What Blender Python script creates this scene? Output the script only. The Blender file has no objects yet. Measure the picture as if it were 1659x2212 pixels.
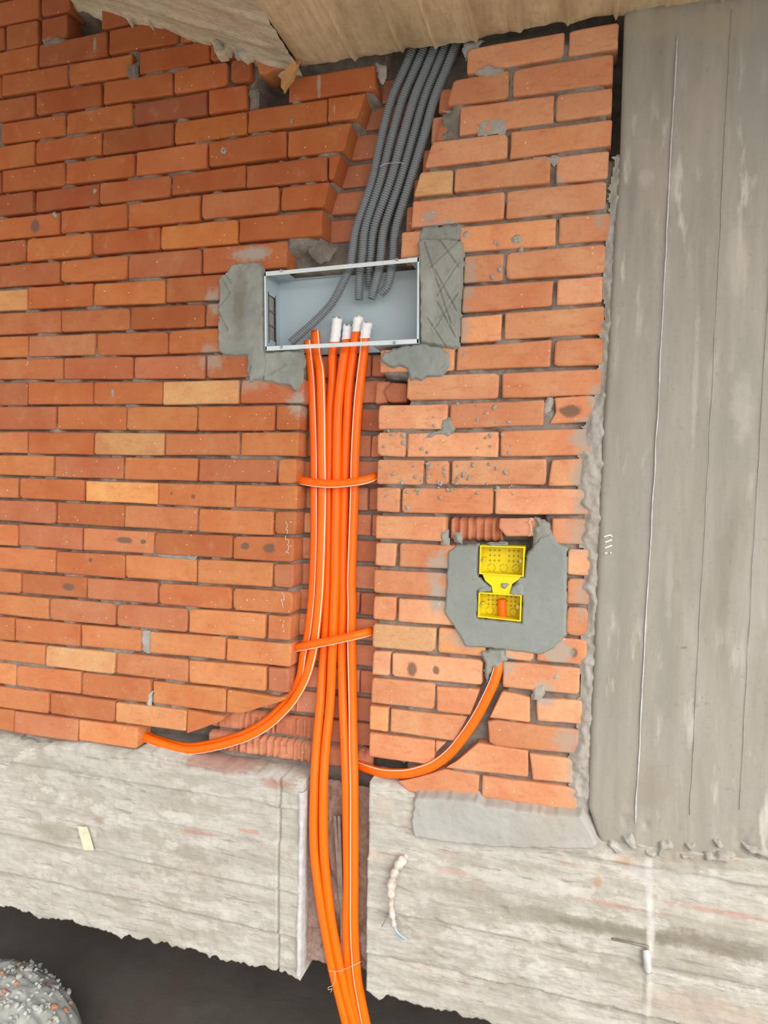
import bpy, math, random
import numpy as np
from mathutils import Matrix, Vector

random.seed(7)
rng = np.random.RandomState(11)
SC = bpy.context.scene
COL = SC.collection

# ------------------------------------------------------------------ camera
F = 1500.0
RC = np.array([[0.95808569, 0.28565287, 0.02177718],
               [0.03082681, -0.02722174, -0.99915398],
               [-0.28481839, 0.95794646, -0.03488652]])
CAM = np.array([1.0, -1.72313, -1.375399])
cam_data = bpy.data.cameras.new('camera')
cam = bpy.data.objects.new('camera', cam_data)
COL.objects.link(cam)
cam_data.sensor_fit = 'HORIZONTAL'
cam_data.sensor_width = 36.0
cam_data.lens = F / 1659.0 * 36.0
cam_data.clip_start = 0.02
m3 = RC.T @ np.diag([1.0, -1.0, -1.0])
mw = Matrix([[*m3[0], CAM[0]], [*m3[1], CAM[1]], [*m3[2], CAM[2]], [0, 0, 0, 1]])
cam.matrix_world = mw
SC.camera = cam

# ------------------------------------------------------------------ light
world = bpy.data.worlds.new('sky')
SC.world = world
world.use_nodes = True
bg = world.node_tree.nodes['Background']
bg.inputs[0].default_value = (0.93, 0.97, 1.0, 1)
bg.inputs[1].default_value = 0.80
sun_data = bpy.data.lights.new('daylight', 'SUN')
sun_data.energy = 4.6
sun_data.angle = math.radians(70)
sun_data.color = (1.0, 0.97, 0.93)
sun = bpy.data.objects.new('daylight', sun_data)
COL.objects.link(sun)
sun_dir = Vector((-0.55, 0.75, -0.50))       # light travels left, into the wall
sun.rotation_euler = sun_dir.to_track_quat('-Z', 'Y').to_euler()
SC.view_settings.view_transform = 'Standard'
SC.view_settings.look = 'None'
SC.view_settings.exposure = 0.30
SC.view_settings.gamma = 1.0
SC.view_settings.use_curve_mapping = False


# ------------------------------------------------------------------ measuring helpers
def at(px, py, Y=0.0):
    d = RC.T @ np.array([(px - 829.5) / F, (py - 1106.0) / F, 1.0])
    t = (Y - CAM[1]) / d[1]
    return CAM + t * d


def proj(w):
    c = RC @ (np.array(w) - CAM)
    return c[0] / c[2] * F + 829.5, c[1] / c[2] * F + 1106.0


def xz(pts, Y=0.0):
    return np.array([at(p[0], p[1], Y)[[0, 2]] for p in pts])


# ------------------------------------------------------------------ numpy noise
_tab = rng.rand(256, 256)


def vnoise(x, y):
    xi = np.floor(x).astype(int); yi = np.floor(y).astype(int)
    fx = x - xi; fy = y - yi
    fx = fx * fx * (3 - 2 * fx); fy = fy * fy * (3 - 2 * fy)
    a = _tab[xi & 255, yi & 255]; b = _tab[(xi + 1) & 255, yi & 255]
    c = _tab[xi & 255, (yi + 1) & 255]; d = _tab[(xi + 1) & 255, (yi + 1) & 255]
    return (a * (1 - fx) + b * fx) * (1 - fy) + (c * (1 - fx) + d * fx) * fy


def fbm(x, y, s, octv=4, sy=None):
    x = np.asarray(x, float); y = np.asarray(y, float)
    v = 0; a = 0.5; tot = 0
    fx = s; fy = sy or s
    for k in range(octv):
        v = v + a * vnoise(x * fx + 17.3 * k + 40, y * fy + 9.1 * k + 60); tot += a
        fx *= 2.03; fy *= 2.03; a *= 0.5
    return v / tot


def sstep(a, b, x):
    t = np.clip((x - a) / (b - a), 0, 1)
    return t * t * (3 - 2 * t)


def inside(poly, X, Z):
    r = np.zeros(np.shape(X), bool)
    n = len(poly)
    for i in range(n):
        x0, z0 = poly[i]; x1, z1 = poly[(i + 1) % n]
        c = ((z0 > Z) != (z1 > Z)) & (X < (x1 - x0) * (Z - z0) / (z1 - z0 + 1e-12) + x0)
        r ^= c
    return r


def segdist(a, b, X, Z):
    ax, az = a; bx, bz = b
    dx, dz = bx - ax, bz - az
    t = np.clip(((X - ax) * dx + (Z - az) * dz) / (dx * dx + dz * dz + 1e-12), 0, 1)
    return np.hypot(X - ax - t * dx, Z - az - t * dz)


def polydist(poly, X, Z):
    d = np.full(np.shape(X), 9.0)
    for i in range(len(poly)):
        d = np.minimum(d, segdist(poly[i], poly[(i + 1) % len(poly)], X, Z))
    return np.where(inside(poly, X, Z), d, -d)


# ------------------------------------------------------------------ materials
class NT:
    def __init__(self, name):
        self.m = bpy.data.materials.new(name); self.m.use_nodes = True
        self.t = self.m.node_tree; self.n = self.t.nodes
        self.b = self.n['Principled BSDF']
        self.pos = self.n.new('ShaderNodeNewGeometry').outputs['Position']

    def link(self, a, b):
        self.t.links.new(a, b)

    def val(self, sock, v):
        if hasattr(v, 'links'):
            self.link(v, sock)
        else:
            sock.default_value = v

    def noise(self, scale=(1, 1, 1), s=5.0, detail=4, rough=0.55, off=(0, 0, 0), dist=0.0):
        mp = self.n.new('ShaderNodeMapping')
        mp.inputs['Scale'].default_value = scale
        mp.inputs['Location'].default_value = off
        self.link(self.pos, mp.inputs['Vector'])
        k = self.n.new('ShaderNodeTexNoise')
        k.inputs['Scale'].default_value = s
        k.inputs['Detail'].default_value = detail
        k.inputs['Roughness'].default_value = rough
        k.inputs['Distortion'].default_value = dist
        self.link(mp.outputs[0], k.inputs['Vector'])
        return k.outputs['Fac']

    def ramp(self, fac, stops):
        r = self.n.new('ShaderNodeValToRGB')
        e = r.color_ramp.elements
        while len(e) < len(stops):
            e.new(0.5)
        for q, (p, c) in zip(e, stops):
            q.position = p
            q.color = (c, c, c, 1) if not hasattr(c, '__len__') else (*c, 1)
        self.link(fac, r.inputs[0])
        return r.outputs[0]

    def mix(self, fac, a, b, mode='MIX'):
        k = self.n.new('ShaderNodeMix'); k.data_type = 'RGBA'; k.blend_type = mode
        self.val(k.inputs[0], fac)
        for s, v in ((k.inputs[6], a), (k.inputs[7], b)):
            if hasattr(v, 'links'):
                self.link(v, s)
            else:
                s.default_value = (*v, 1)
        return k.outputs[2]

    def math(self, op, a, b=0.0, c=None):
        k = self.n.new('ShaderNodeMath'); k.operation = op
        self.val(k.inputs[0], a); self.val(k.inputs[1], b)
        if c is not None:
            self.val(k.inputs[2], c)
        return k.outputs[0]

    def spot(self, px, py, rx, rz, nz, amp=0.6, soft=0.35, Y=0.0):
        """ragged stain of its own shape around a wall point"""
        c = at(px, py, Y)
        s = self.n.new('ShaderNodeVectorMath'); s.operation = 'SUBTRACT'
        self.link(self.pos, s.inputs[0]); s.inputs[1].default_value = tuple(c)
        q = self.n.new('ShaderNodeVectorMath'); q.operation = 'MULTIPLY'
        self.link(s.outputs[0], q.inputs[0]); q.inputs[1].default_value = (1 / rx, 0, 1 / rz)
        l = self.n.new('ShaderNodeVectorMath'); l.operation = 'LENGTH'
        self.link(q.outputs[0], l.inputs[0])
        d = self.math('MULTIPLY_ADD', self.math('SUBTRACT', nz, 0.5), amp * 2, l.outputs['Value'])
        mr = self.n.new('ShaderNodeMapRange'); mr.interpolation_type = 'SMOOTHSTEP'
        self.link(d, mr.inputs[0])
        mr.inputs[1].default_value = 1.0; mr.inputs[2].default_value = 1.0 - soft
        mr.inputs[3].default_value = 0.0; mr.inputs[4].default_value = 1.0
        return mr.outputs[0]

    def bump(self, h, strength=0.4, dist=0.003):
        k = self.n.new('ShaderNodeBump')
        k.inputs['Strength'].default_value = strength
        k.inputs['Distance'].default_value = dist
        self.link(h, k.inputs['Height'])
        self.link(k.outputs[0], self.b.inputs['Normal'])

    def out(self, col, rough=0.9, spec=0.25):
        self.val(self.b.inputs['Base Color'], col if hasattr(col, 'links') else (*col, 1))
        self.val(self.b.inputs['Roughness'], rough)
        self.b.inputs['Specular IOR Level'].default_value = spec
        return self.m


def speck(t, scale, thr, off=0.0):
    v = t.n.new('ShaderNodeTexVoronoi'); v.inputs['Scale'].default_value = scale
    mp = t.n.new('ShaderNodeMapping'); mp.inputs['Location'].default_value = (off, off, off)
    t.link(t.pos, mp.inputs['Vector']); t.link(mp.outputs[0], v.inputs['Vector'])
    sp = t.n.new('ShaderNodeSeparateColor'); t.link(v.outputs['Color'], sp.inputs[0])
    sel = t.math('GREATER_THAN', sp.outputs[0], 0.90)
    near = t.math('LESS_THAN', v.outputs['Distance'], thr)
    return t.math('MULTIPLY', sel, near)


def mat_brick():
    t = NT('fired_brick')
    oi = t.n.new('ShaderNodeObjectInfo')
    big = t.noise(s=9, detail=5, rough=0.6, dist=0.6)
    fine = t.noise(s=120, detail=4, rough=0.65)
    streak = t.noise(scale=(1, 1, 3), s=26, detail=4)
    lightc = t.mix(1.0, oi.outputs['Color'], (1.12, 1.45, 1.55), 'MULTIPLY')
    c = t.mix(t.ramp(big, [(0.34, 0.0), (0.70, 0.9)]), oi.outputs['Color'], lightc)
    c = t.mix(t.ramp(streak, [(0.28, 0.28), (0.46, 0.0)]), c, (0.26, 0.075, 0.03))
    c = t.mix(t.ramp(fine, [(0.28, 0.22), (0.5, 0.0)]), c, (0.24, 0.08, 0.035))
    dust = t.noise(s=17, detail=6, rough=0.7, off=(3, 1, 7))
    c = t.mix(t.ramp(dust, [(0.56, 0.0), (0.8, 0.32)]), c, (0.55, 0.33, 0.22))
    nz = t.noise(s=38, detail=5, rough=0.65, off=(5, 5, 5))
    # burnt spots, each on its own brick
    for (px, py, rx, rz) in ((268, 1167, .036, .012), (308, 1170, .012, .009), (148, 1268, .026, .014), (370, 1066, .005, .006),
                             (417, 1072, .008, .008), (528, 1180, .017, .013), (581, 1184, .021, .018),
                             (890, 1446, .017, .024), (942, 1448, .011, .014), (1232, 888, .032, .018),
                             (1240, 1410, .011, .016), (196, 1210, .010, .008), (75, 487, .020, .025), (730, 1007, .008, .006)):
        c = t.mix(t.math('MULTIPLY', t.spot(px, py, rx, rz, nz, 0.5, 0.45), 0.85), c, (0.13, 0.085, 0.065))
    # cement smeared over the brick faces beside the patches
    for (px, py, rx, rz, k) in ((545, 548, .075, .028, .9), (462, 650, .032, .05, .7), (455, 770, .05, .06, .55), (540, 830, .06, .03, .5),
                                (955, 495, .07, .03, .9), (1010, 600, .03, .09, .55), (1000, 700, .028, .09, .6), (640, 870, .035, .045, .8),
                                (950, 1225, .05, .05, .75), (945, 1290, .035, .06, .85), (1000, 1380, .06, .03, .6), (1080, 1430, .05, .04, .9),
                                (1205, 1410, .05, .05, .8), (1250, 1160, .04, .06, .6), (1260, 940, .04, .06, .8), (1262, 1030, .045, .06, .8),
                                (1255, 1090, .025, .04, .6), (1260, 1290, .03, .07, .5), (1175, 1500, .035, .05, .8), (1230, 1600, .05, .05, .6),
                                (1245, 1680, .035, .07, .6), (930, 465, .03, .02, .8), (1300, 470, .02, .04, .5), (1205, 385, .015, .015, .8),
                                (483, 325, .010, .011, 1.), (1288, 860, .03, .05, .7), (493, 150, .006, .03, .8), (688, 180, .008, .04, .8),
                                (722, 235, .004, .02, .7), (100, 90, .03, .015, .7), (205, 100, .008, .025, .7), (1060, 1745, .08, .02, .7)):
        c = t.mix(t.math('MULTIPLY', t.spot(px, py, rx, rz, nz, 0.9, 0.7), k), c, (0.33, 0.30, 0.25))
    spk = t.math('MAXIMUM', speck(t, 75, 0.11), speck(t, 40, 0.07, 3.3))
    c = t.mix(t.math('MULTIPLY', spk, 0.85), c, (0.72, 0.62, 0.50))
    h = t.math('ADD', t.math('MULTIPLY', fine, 0.5), t.math('MULTIPLY', big, 0.9))
    t.bump(h, 0.45, 0.003)
    return t.out(c, 0.88, 0.2)


def mat_concrete(name, cols, stretch, s=6, spots=(), bump=0.5, dist=0.004, rough=0.9, grain=0.5, blotch=()):
    t = NT(name)
    a = t.noise(scale=stretch, s=s, detail=6, rough=0.62, dist=0.3)
    b = t.noise(scale=stretch, s=s * 5, detail=5, rough=0.65, off=(2, 9, 4))
    g = t.noise(s=90, detail=5, rough=0.7)
    k = t.noise(s=3.2, detail=4, off=(7, 7, 7))
    c = t.ramp(a, [(0.28, cols[0]), (0.5, cols[1]), (0.72, cols[2])])
    c = t.mix(t.ramp(b, [(0.35, grain), (0.55, 0.0)]), c, cols[0])
    c = t.mix(t.ramp(k, [(0.45, 0.0), (0.68, 0.55)]), c, cols[3])
    c = t.mix(t.ramp(g, [(0.25, 0.35), (0.45, 0.0)]), c, tuple(x * 0.6 for x in cols[0]))
    for n_, (st_, sc_, lo_, hi_, col_, k_, area_) in enumerate(blotch):
        e1 = t.noise(scale=st_, s=sc_, detail=7, rough=0.62, off=(3 + n_, 5, 8 + 2 * n_))
        e2 = t.noise(s=area_, detail=2, off=(11 + n_, 2, 3 * n_))
        c = t.mix(t.math('MULTIPLY', t.math('MULTIPLY', t.ramp(e1, [(lo_, 0.0), (hi_, 1.0)]), t.ramp(e2, [(.42, 0.0), (.56, 1.0)])), k_), c, col_)
    nz = t.noise(s=24, detail=6, rough=0.7, off=(1, 4, 2))
    for (px, py, rx, rz, col, kk) in spots:
        c = t.mix(t.math('MULTIPLY', t.spot(px, py, rx, rz, nz, 0.8, 0.7), kk), c, col)
    h = t.math('ADD', t.math('MULTIPLY', b, 0.8), t.math('MULTIPLY', g, 0.6))
    t.bump(h, bump, dist)
    return t.out(c, rough, 0.2)


def mat_plain(name, col, rough=0.5, spec=0.5, metal=0.0, var=0.0, bump=0.0, col2=None, s=30):
    t = NT(name)
    c = col
    if var:
        n = t.noise(s=s, detail=5, rough=0.65)
        c = t.mix(t.ramp(n, [(0.35, 0.0), (0.7, var)]), col, col2 or tuple(x * 0.5 for x in col))
        if bump:
            t.bump(n, bump, 0.002)
    t.b.inputs['Metallic'].default_value = metal
    return t.out(c, rough, spec)


W = (0.50, 0.48, 0.445)
M = {}
M['brick'] = mat_brick()
M['mortar'] = mat_concrete('bedding_mortar', [(.13, .11, .095), (.205, .185, .16), (.30, .28, .245), (.21, .14, .105)], (1, 1, 1), s=14, bump=0.7)
M['cement'] = mat_concrete('fresh_cement', [(0.194, 0.198, 0.180), (0.261, 0.266, 0.241), (0.310, 0.315, 0.288), (0.225, 0.211, 0.180)], (1, 1, 1), s=9, bump=0.5, grain=0.3,
                           spots=[(520, 660, .03, .11, (.17, .145, .115), .7), (536, 790, .025, .05, (.2, .175, .14), .5),
                                  (930, 640, .02, .09, (.36, .365, .34), .4)])
M['cement_smooth'] = mat_concrete('trowelled_cement', [(0.194, 0.212, 0.194), (0.234, 0.252, 0.234), (0.266, 0.281, 0.259), (0.216, 0.223, 0.202)], (1, 1, 1), s=7, bump=0.25, grain=0.2)
M['cement_pale'] = mat_concrete('pale_trowelled_cement', [(.30, .29, .265), (.345, .34, .315), (.385, .38, .36), (.38, .325, .265)], (1, 1, 1), s=6, bump=0.25, grain=0.2)
M['cement_old'] = mat_concrete('dry_cement', [(.27, .255, .225), (.35, .335, .305), (.43, .41, .375), (.33, .28, .23)], (1, 1, 1), s=13, bump=0.7)
M['beam'] = mat_concrete('board_marked_beam_concrete', [(0.288, 0.260, 0.220), (0.424, 0.400, 0.352), (0.504, 0.480, 0.440), (0.400, 0.388, 0.352)], (1.0, 1, 5.5), s=4.5, bump=0.5, dist=0.005,
                         blotch=[((1, 1, 2.2), 9, .50, .54, (0.312, 0.287, 0.234), .6, 3.0), ((1, 1, 1.8), 13, .55, .58, (0.525, 0.500, 0.451), .5, 3.5), ((1, 1, 5), 7, .58, .66, (0.410, 0.295, 0.238), .6, 4.0), ((1, 1, 9), 10, .60, .63, (0.205, 0.180, 0.156), .6, 5.0)],
                         spots=[(130, 1790, .14, .04, (0.279, 0.258, 0.205), .7), (430, 1840, .12, .035, (0.271, 0.254, 0.205), .7), (275, 1795, .06, .03, (0.295, 0.271, 0.221), .7),
                                (430, 1790, .10, .010, (0.369, 0.213, 0.164), .7), (470, 1652, .17, .020, (0.328, 0.193, 0.156), .9), (600, 1688, .07, .020, (0.353, 0.205, 0.164), .85), (225, 1765, .022, .02, (0.344, 0.246, 0.164), .6), (225, 1800, .02, .035, (0.328, 0.303, 0.279), .6),
                                (540, 1790, .05, .008, (0.410, 0.221, 0.164), .7), (1300, 1990, .30, .028, (0.221, 0.201, 0.152), .9), (1560, 2035, .22, .035, (0.197, 0.176, 0.135), .85),
                                (1010, 1920, .16, .03, (0.295, 0.271, 0.221), .6), (1150, 1960, .08, .03, (0.279, 0.262, 0.217), .7), (1500, 1900, .2, .02, (0.426, 0.410, 0.385), .6),
                                (1560, 1965, .16, .009, (0.410, 0.246, 0.189), .7), (1330, 1945, .14, .008, (0.410, 0.246, 0.189), .7), (980, 1875, .07, .010, (0.410, 0.279, 0.230), .7),
                                (1400, 1865, .014, .07, W, .9), (1402, 1935, .011, .09, W, .9), (1405, 2005, .012, .07, W, .9), (1398, 2150, .012, .06, (0.451, 0.435, 0.402), .8),
                                (1345, 1850, .03, .02, (0.410, 0.271, 0.180), .6), (1520, 2170, .2, .05, (0.385, 0.295, 0.230), .55), (1290, 1900, .012, .02, (0.410, 0.230, 0.139), .7),
                                (1500, 1850, .25, .022, (0.271, 0.238, 0.180), .65), (840, 1740, .05, .05, (0.410, 0.344, 0.279), .6), (895, 1770, .03, .05, (0.426, 0.328, 0.246), .6)])
M['column'] = mat_concrete('board_marked_column_concrete', [(0.234, 0.211, 0.176), (0.285, 0.261, 0.222), (0.328, 0.304, 0.265), (0.265, 0.250, 0.215)], (7, 1, 0.9), s=2.6, bump=0.25, dist=0.003, grain=0.2,
                           blotch=[((5, 1, 1), 5, .56, .66, (0.47, 0.44, 0.395), .8, 2.2), ((1, 1, 1), 30, .68, .70, (0.133, 0.101, 0.078), .5, 6.0), ((3, 1, 1), 3, .5, .7, (0.234, 0.234, 0.199), .5, 1.5)],
                           spots=[(1420, 400, .045, .16, (0.328, 0.289, 0.242), .5), (1365, 420, .02, .10, (0.211, 0.199, 0.168), .6), (1520, 260, .05, .16, (0.312, 0.277, 0.242), .6),
                                  (1400, 60, .10, .05, (0.328, 0.281, 0.203), .6), (1560, 60, .14, .05, (0.335, 0.289, 0.211), .6), (1590, 560, .03, .12, (0.390, 0.351, 0.304), .5),
                                  (1440, 1380, .03, .3, (0.226, 0.215, 0.183), .6), (1445, 1250, .012, .12, (0.343, 0.324, 0.289), .6), (1345, 1300, .03, .35, (0.234, 0.218, 0.183), .5),
                                  (1600, 880, .03, .09, (0.390, 0.367, 0.320), .5), (1620, 1300, .04, .2, (0.312, 0.292, 0.257), .5), (1400, 1700, .06, .08, (0.242, 0.211, 0.164), .6),
                                  (1395, 390, .022, .026, (0.359, 0.343, 0.312), .6), (1640, 200, .06, .25, (0.257, 0.261, 0.226), .6), (1500, 830, .008, .2, (0.390, 0.367, 0.328), .5)])
M['ceiling'] = mat_concrete('board_marked_ceiling_concrete', [(0.403, 0.297, 0.168), (0.582, 0.454, 0.280), (0.694, 0.560, 0.358), (0.515, 0.426, 0.302)], (7, 0.9, 1), s=2.4, bump=0.5, dist=0.004,
                            spots=[(990, 100, .05, 9, (.40, .38, .34), .0)])
M['stair'] = mat_concrete('board_marked_stair_concrete', [(0.363, 0.292, 0.209), (0.550, 0.462, 0.341), (0.638, 0.550, 0.424), (0.550, 0.429, 0.281)], (1, 6, 6), s=3.2, bump=0.8, dist=0.005)
M['channel'] = mat_concrete('cut_concrete', [(.20, .125, .10), (.33, .23, .19), (.42, .32, .275), (.34, .20, .155)], (1, 1, 1), s=16, bump=1.0, dist=0.006)
M['chalk'] = mat_plain('white_chalk', (.75, .68, .62), 0.95, 0.1, var=.4, col2=(.5, .38, .3), s=120)
M['whiteedge'] = mat_plain('whitish_concrete', (.52, .52, .52), 0.95, 0.1, var=.7, col2=(.34, .31, .29), s=45, bump=.5)
M['orange'] = mat_plain('orange_plastic', (0.94, 0.135, 0.002), 0.42, 0.28, var=.25, col2=(.88, .108, .003), s=9)
M['stripe'] = mat_plain('white_print', (.85, .80, .72), 0.5, 0.3)
M['tape'] = mat_plain('white_tape', (.82, .82, .84), 0.6, 0.3, var=.2, col2=(.6, .6, .64), s=60)
M['grey_plastic'] = mat_plain('grey_plastic', (.19, .21, .225), 0.34, 0.5, var=.3, col2=(.15, .16, .17), s=14)
M['darkhole'] = mat_plain('dark_inside', (.03, .025, .02), 0.9, 0.1)
M['steel'] = mat_plain('painted_sheet_steel', (.40, .485, .53), 0.5, 0.4, var=.25, col2=(.37, .44, .475), s=7)
M['steel_rim'] = mat_plain('painted_sheet_steel_rim', (.62, .665, .68), 0.45, 0.4, var=.4, col2=(.48, .51, .51), s=40)
M['screw'] = mat_plain('zinc_screw', (.45, .45, .44), 0.35, 0.5, metal=0.8)
M['yellow'] = mat_plain('yellow_plastic', (.74, .575, .003), 0.45, 0.3, var=.2, col2=(.64, .485, .004), s=25)
M['yellow_mark'] = mat_plain('moulded_knockout_line', (.20, .15, .02), 0.7, 0.2)
M['wood'] = mat_plain('splintered_wood', (.50, .27, .10), 0.85, 0.2, var=.6, col2=(.34, .16, .06), s=45, bump=.4)
M['paper'] = mat_plain('old_paper', (.72, .63, .47), 0.9, 0.1, var=.55, col2=(.35, .27, .17), s=70)
M['plastic_rag'] = mat_plain('white_plastic_sheath', (.66, .62, .57), 0.6, 0.3, var=.95, col2=(.34, .22, .16), s=55, bump=.8)
M['blue_rag'] = mat_plain('blue_grey_wire_end', (.30, .38, .42), 0.7, 0.3, var=.5, col2=(.42, .46, .48), s=60)
M['iron'] = mat_plain('dull_steel_strip', (.27, .235, .20), 0.55, 0.4, metal=0.3, var=.6, col2=(.13, .10, .085), s=50)
M['wire'] = mat_plain('thin_binding_wire', (.62, .60, .58), 0.4, 0.5, metal=0.4)
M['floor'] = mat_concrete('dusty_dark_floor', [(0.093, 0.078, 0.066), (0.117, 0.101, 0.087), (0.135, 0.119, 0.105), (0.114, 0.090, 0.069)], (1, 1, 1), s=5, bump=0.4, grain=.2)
M['ground'] = mat_concrete('pale_bounce_ground', [(.42, .39, .34), (.50, .47, .41), (.56, .53, .47), (.48, .44, .37)], (1, 1, 1), s=4)
M['stone'] = mat_plain('grey_rubble', (.46, .47, .44), 0.95, 0.1, var=.5, col2=(.30, .285, .26), s=35, bump=.6)
M['stone_red'] = mat_plain('brick_chip', (.45, .22, .13), 0.95, 0.1, var=.4, col2=(.35, .15, .09), s=35, bump=.6)


# ------------------------------------------------------------------ object helpers
def mesh_obj(name, verts, faces, mat, parent=None, smooth=False, loc=None):
    me = bpy.data.meshes.new(name)
    me.from_pydata([tuple(map(float, v)) for v in verts], [], faces)
    me.materials.append(mat)
    if smooth:
        me.polygons.foreach_set('use_smooth', [True] * len(me.polygons))
    me.update()
    o = bpy.data.objects.new(name, me)
    COL.objects.link(o)
    if parent is not None:
        o.parent = parent
    if loc is not None:
        o.location = loc
    return o


def empty(name, loc):
    o = bpy.data.objects.new(name, None)
    o.empty_display_size = 0.05
    o.location = loc
    COL.objects.link(o)
    bpy.context.view_layer.update()
    return o


def tag(o, label=None, cat=None, group=None, kind=None):
    if label: o['label'] = label
    if cat: o['category'] = cat
    if group: o['group'] = group
    if kind: o['kind'] = kind
    return o


def adopt(child, parent):
    """parent an object whose vertices are in world space"""
    child.parent = parent
    child.matrix_parent_inverse = Matrix.Translation(parent.location).inverted()
    return child


def recenter(o):
    me = o.data
    c = np.zeros(len(me.vertices) * 3); me.vertices.foreach_get('co', c)
    c = c.reshape(-1, 3); mid = (c.min(0) + c.max(0)) / 2
    me.vertices.foreach_set('co', (c - mid).ravel())
    o.location = Vector(mid) + o.location
    return o


def grid_mesh(P, keep=None):
    """P: (n,m,3) array -> verts, quads (only the used ones)"""
    n, m = P.shape[:2]
    idx = np.arange(n * m).reshape(n, m)
    q = np.stack([idx[:-1, :-1], idx[1:, :-1], idx[1:, 1:], idx[:-1, 1:]], -1).reshape(-1, 4)
    if keep is not None:
        kk = (keep[:-1, :-1] & keep[1:, :-1] & keep[1:, 1:] & keep[:-1, 1:]).reshape(-1)
        q = q[kk]
    used = np.unique(q)
    mp = -np.ones(n * m, int); mp[used] = np.arange(len(used))
    return P.reshape(-1, 3)[used], mp[q].tolist()


def merge(parts):
    V = []; Fc = []
    for v, f in parts:
        o = len(V); V += [tuple(p) for p in v]; Fc += [tuple(i + o for i in q) for q in f]
    return V, Fc


def boxmesh(x0, x1, y0, y1, z0, z1):
    v = [(x0, y0, z0), (x1, y0, z0), (x1, y1, z0), (x0, y1, z0), (x0, y0, z1), (x1, y0, z1), (x1, y1, z1), (x0, y1, z1)]
    f = [(0, 3, 2, 1), (4, 5, 6, 7), (0, 1, 5, 4), (1, 2, 6, 5), (2, 3, 7, 6), (3, 0, 4, 7)]
    return v, f


def hexa(front, back):
    """solid between two matching quads"""
    v = list(front) + list(back)
    f = [(0, 1, 2, 3), (7, 6, 5, 4)] + [(i, 4 + i, 4 + (i + 1) % 4, (i + 1) % 4) for i in range(4)]
    return v, f


def catmull(pts, step):
    P = [np.array(p, float) for p in pts]
    P = [2 * P[0] - P[1]] + P + [2 * P[-1] - P[-2]]
    out = []
    for i in range(1, len(P) - 2):
        a, b, c, d = P[i - 1:i + 3]
        n = max(2, int(math.ceil(np.linalg.norm(c - b) / step)))
        for k in range(n):
            t = k / n
            out.append(0.5 * ((2 * b) + (c - a) * t + (2 * a - 5 * b + 4 * c - d) * t * t + (3 * b - a - 3 * c + d) * t ** 3))
    out.append(P[-2])
    return np.array(out)


def frames(path):
    T = np.gradient(path, axis=0)
    T /= np.linalg.norm(T, axis=1)[:, None]
    up = np.array([0, -1.0, 0])
    N = up - (T @ up)[:, None] * T
    bad = np.linalg.norm(N, axis=1) < 0.15
    N[bad] = np.array([0, 0, 1.0]) - T[bad, 2:3] * T[bad]
    N /= np.linalg.norm(N, axis=1)[:, None]
    S = np.cross(T, N)
    return T, N, S


def tube_mesh(path, rad, seg=16, hollow=True, ends=(True, True)):
    path = np.asarray(path); n = len(path)
    rad = np.broadcast_to(np.asarray(rad, float), (n,))
    T, N, S = frames(path)
    ang = np.arange(seg) / seg * 2 * math.pi
    rows = [path[i] + rad[i] * (np.cos(ang)[:, None] * N[i] + np.sin(ang)[:, None] * S[i]) for i in range(n)]

    def inner(i, sgn):
        d = 0.02 * sgn
        a = path[i] + rad[i] * 0.82 * (np.cos(ang)[:, None] * N[i] + np.sin(ang)[:, None] * S[i])
        return a, a + T[i] * d
    if hollow and ends[0]:
        a, b = inner(0, 1); rows = [b, a] + rows
    if hollow and ends[1]:
        a, b = inner(n - 1, -1); rows = rows + [a, b]
    V = np.concatenate(rows); k = len(rows)
    Fc = []
    for i in range(k - 1):
        for j in range(seg):
            j2 = (j + 1) % seg
            Fc.append((i * seg + j, i * seg + j2, (i + 1) * seg + j2, (i + 1) * seg + j))
    Fc.append(tuple(range(seg))[::-1]); Fc.append(tuple((k - 1) * seg + j for j in range(seg)))
    return V, Fc


def strip_mesh(path, rad, theta, w):
    T, N, S = frames(path)
    th = np.broadcast_to(np.asarray(theta, float), (len(path),))
    P = []
    for d, e in ((-w, 0.0000), (-w * .8, .0006), (w * .8, .0006), (w, 0.0000)):
        a = th + d / rad
        P.append(path + (rad + e) * (np.cos(a)[:, None] * N + np.sin(a)[:, None] * S))
    return grid_mesh(np.stack(P, 1))


# ================================================================== the brick wall
PITCH = 0.072
LA = [57, 111, 161, 211, 265, 313, 368, 419, 470, 520, 572, 623, 674, 725, 775, 823, 877, 930, 981, 1029, 1077, 1128, 1180, 1232, 1281, 1331, 1383, 1431, 1481, 1530, 1581]
LB = [None, None, 92, 145, 200, 255, 310, 371, 421, 480, 537, 597, 655, 710, 765, 822, 876, 933, 988, 1043, 1095, 1150, 1205, 1261, 1313, 1369, 1422, 1477, 1532, 1584, None]
LC = [None] * 4 + [104, 165, 226, 294, 360, 419, 485, 549, 615, 680, 745, 804, 867, 930, 991, 1052, 1115, 1175, 1236, 1297, 1357, 1419, 1480, 1544, 1605, 1667, 1723]
LD = [None] * 4 + [59, 120, 194, 259, 325, 393, 461, 528, 596, 659, 727, 793, 857, 922, 988, 1052, 1116, 1181, 1246, 1310, 1378, 1441, 1505, 1569, 1633, 1700, 1760]
LINES = {}
for i in range(1, 32):
    pts = []
    for px, arr in ((0, LA), (400, LB), (1000, LC), (1250, LD)):
        y = arr[i - 1]
        if y is None:
            y0 = -(i - 1) * PITCH; X = at(px, 1000)[0]
            pts.append((X, y0))
        else:
            p = at(px, y); pts.append((p[0], p[2]))
    LINES[i] = (np.array([p[0] for p in pts]), np.array([p[1] for p in pts]))
for i in (0, -1, -2):
    LINES[i] = (LINES[1][0], np.full(4, -(i - 1) * PITCH))


def line_z(i, X):
    return np.interp(X, *LINES[i])


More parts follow.
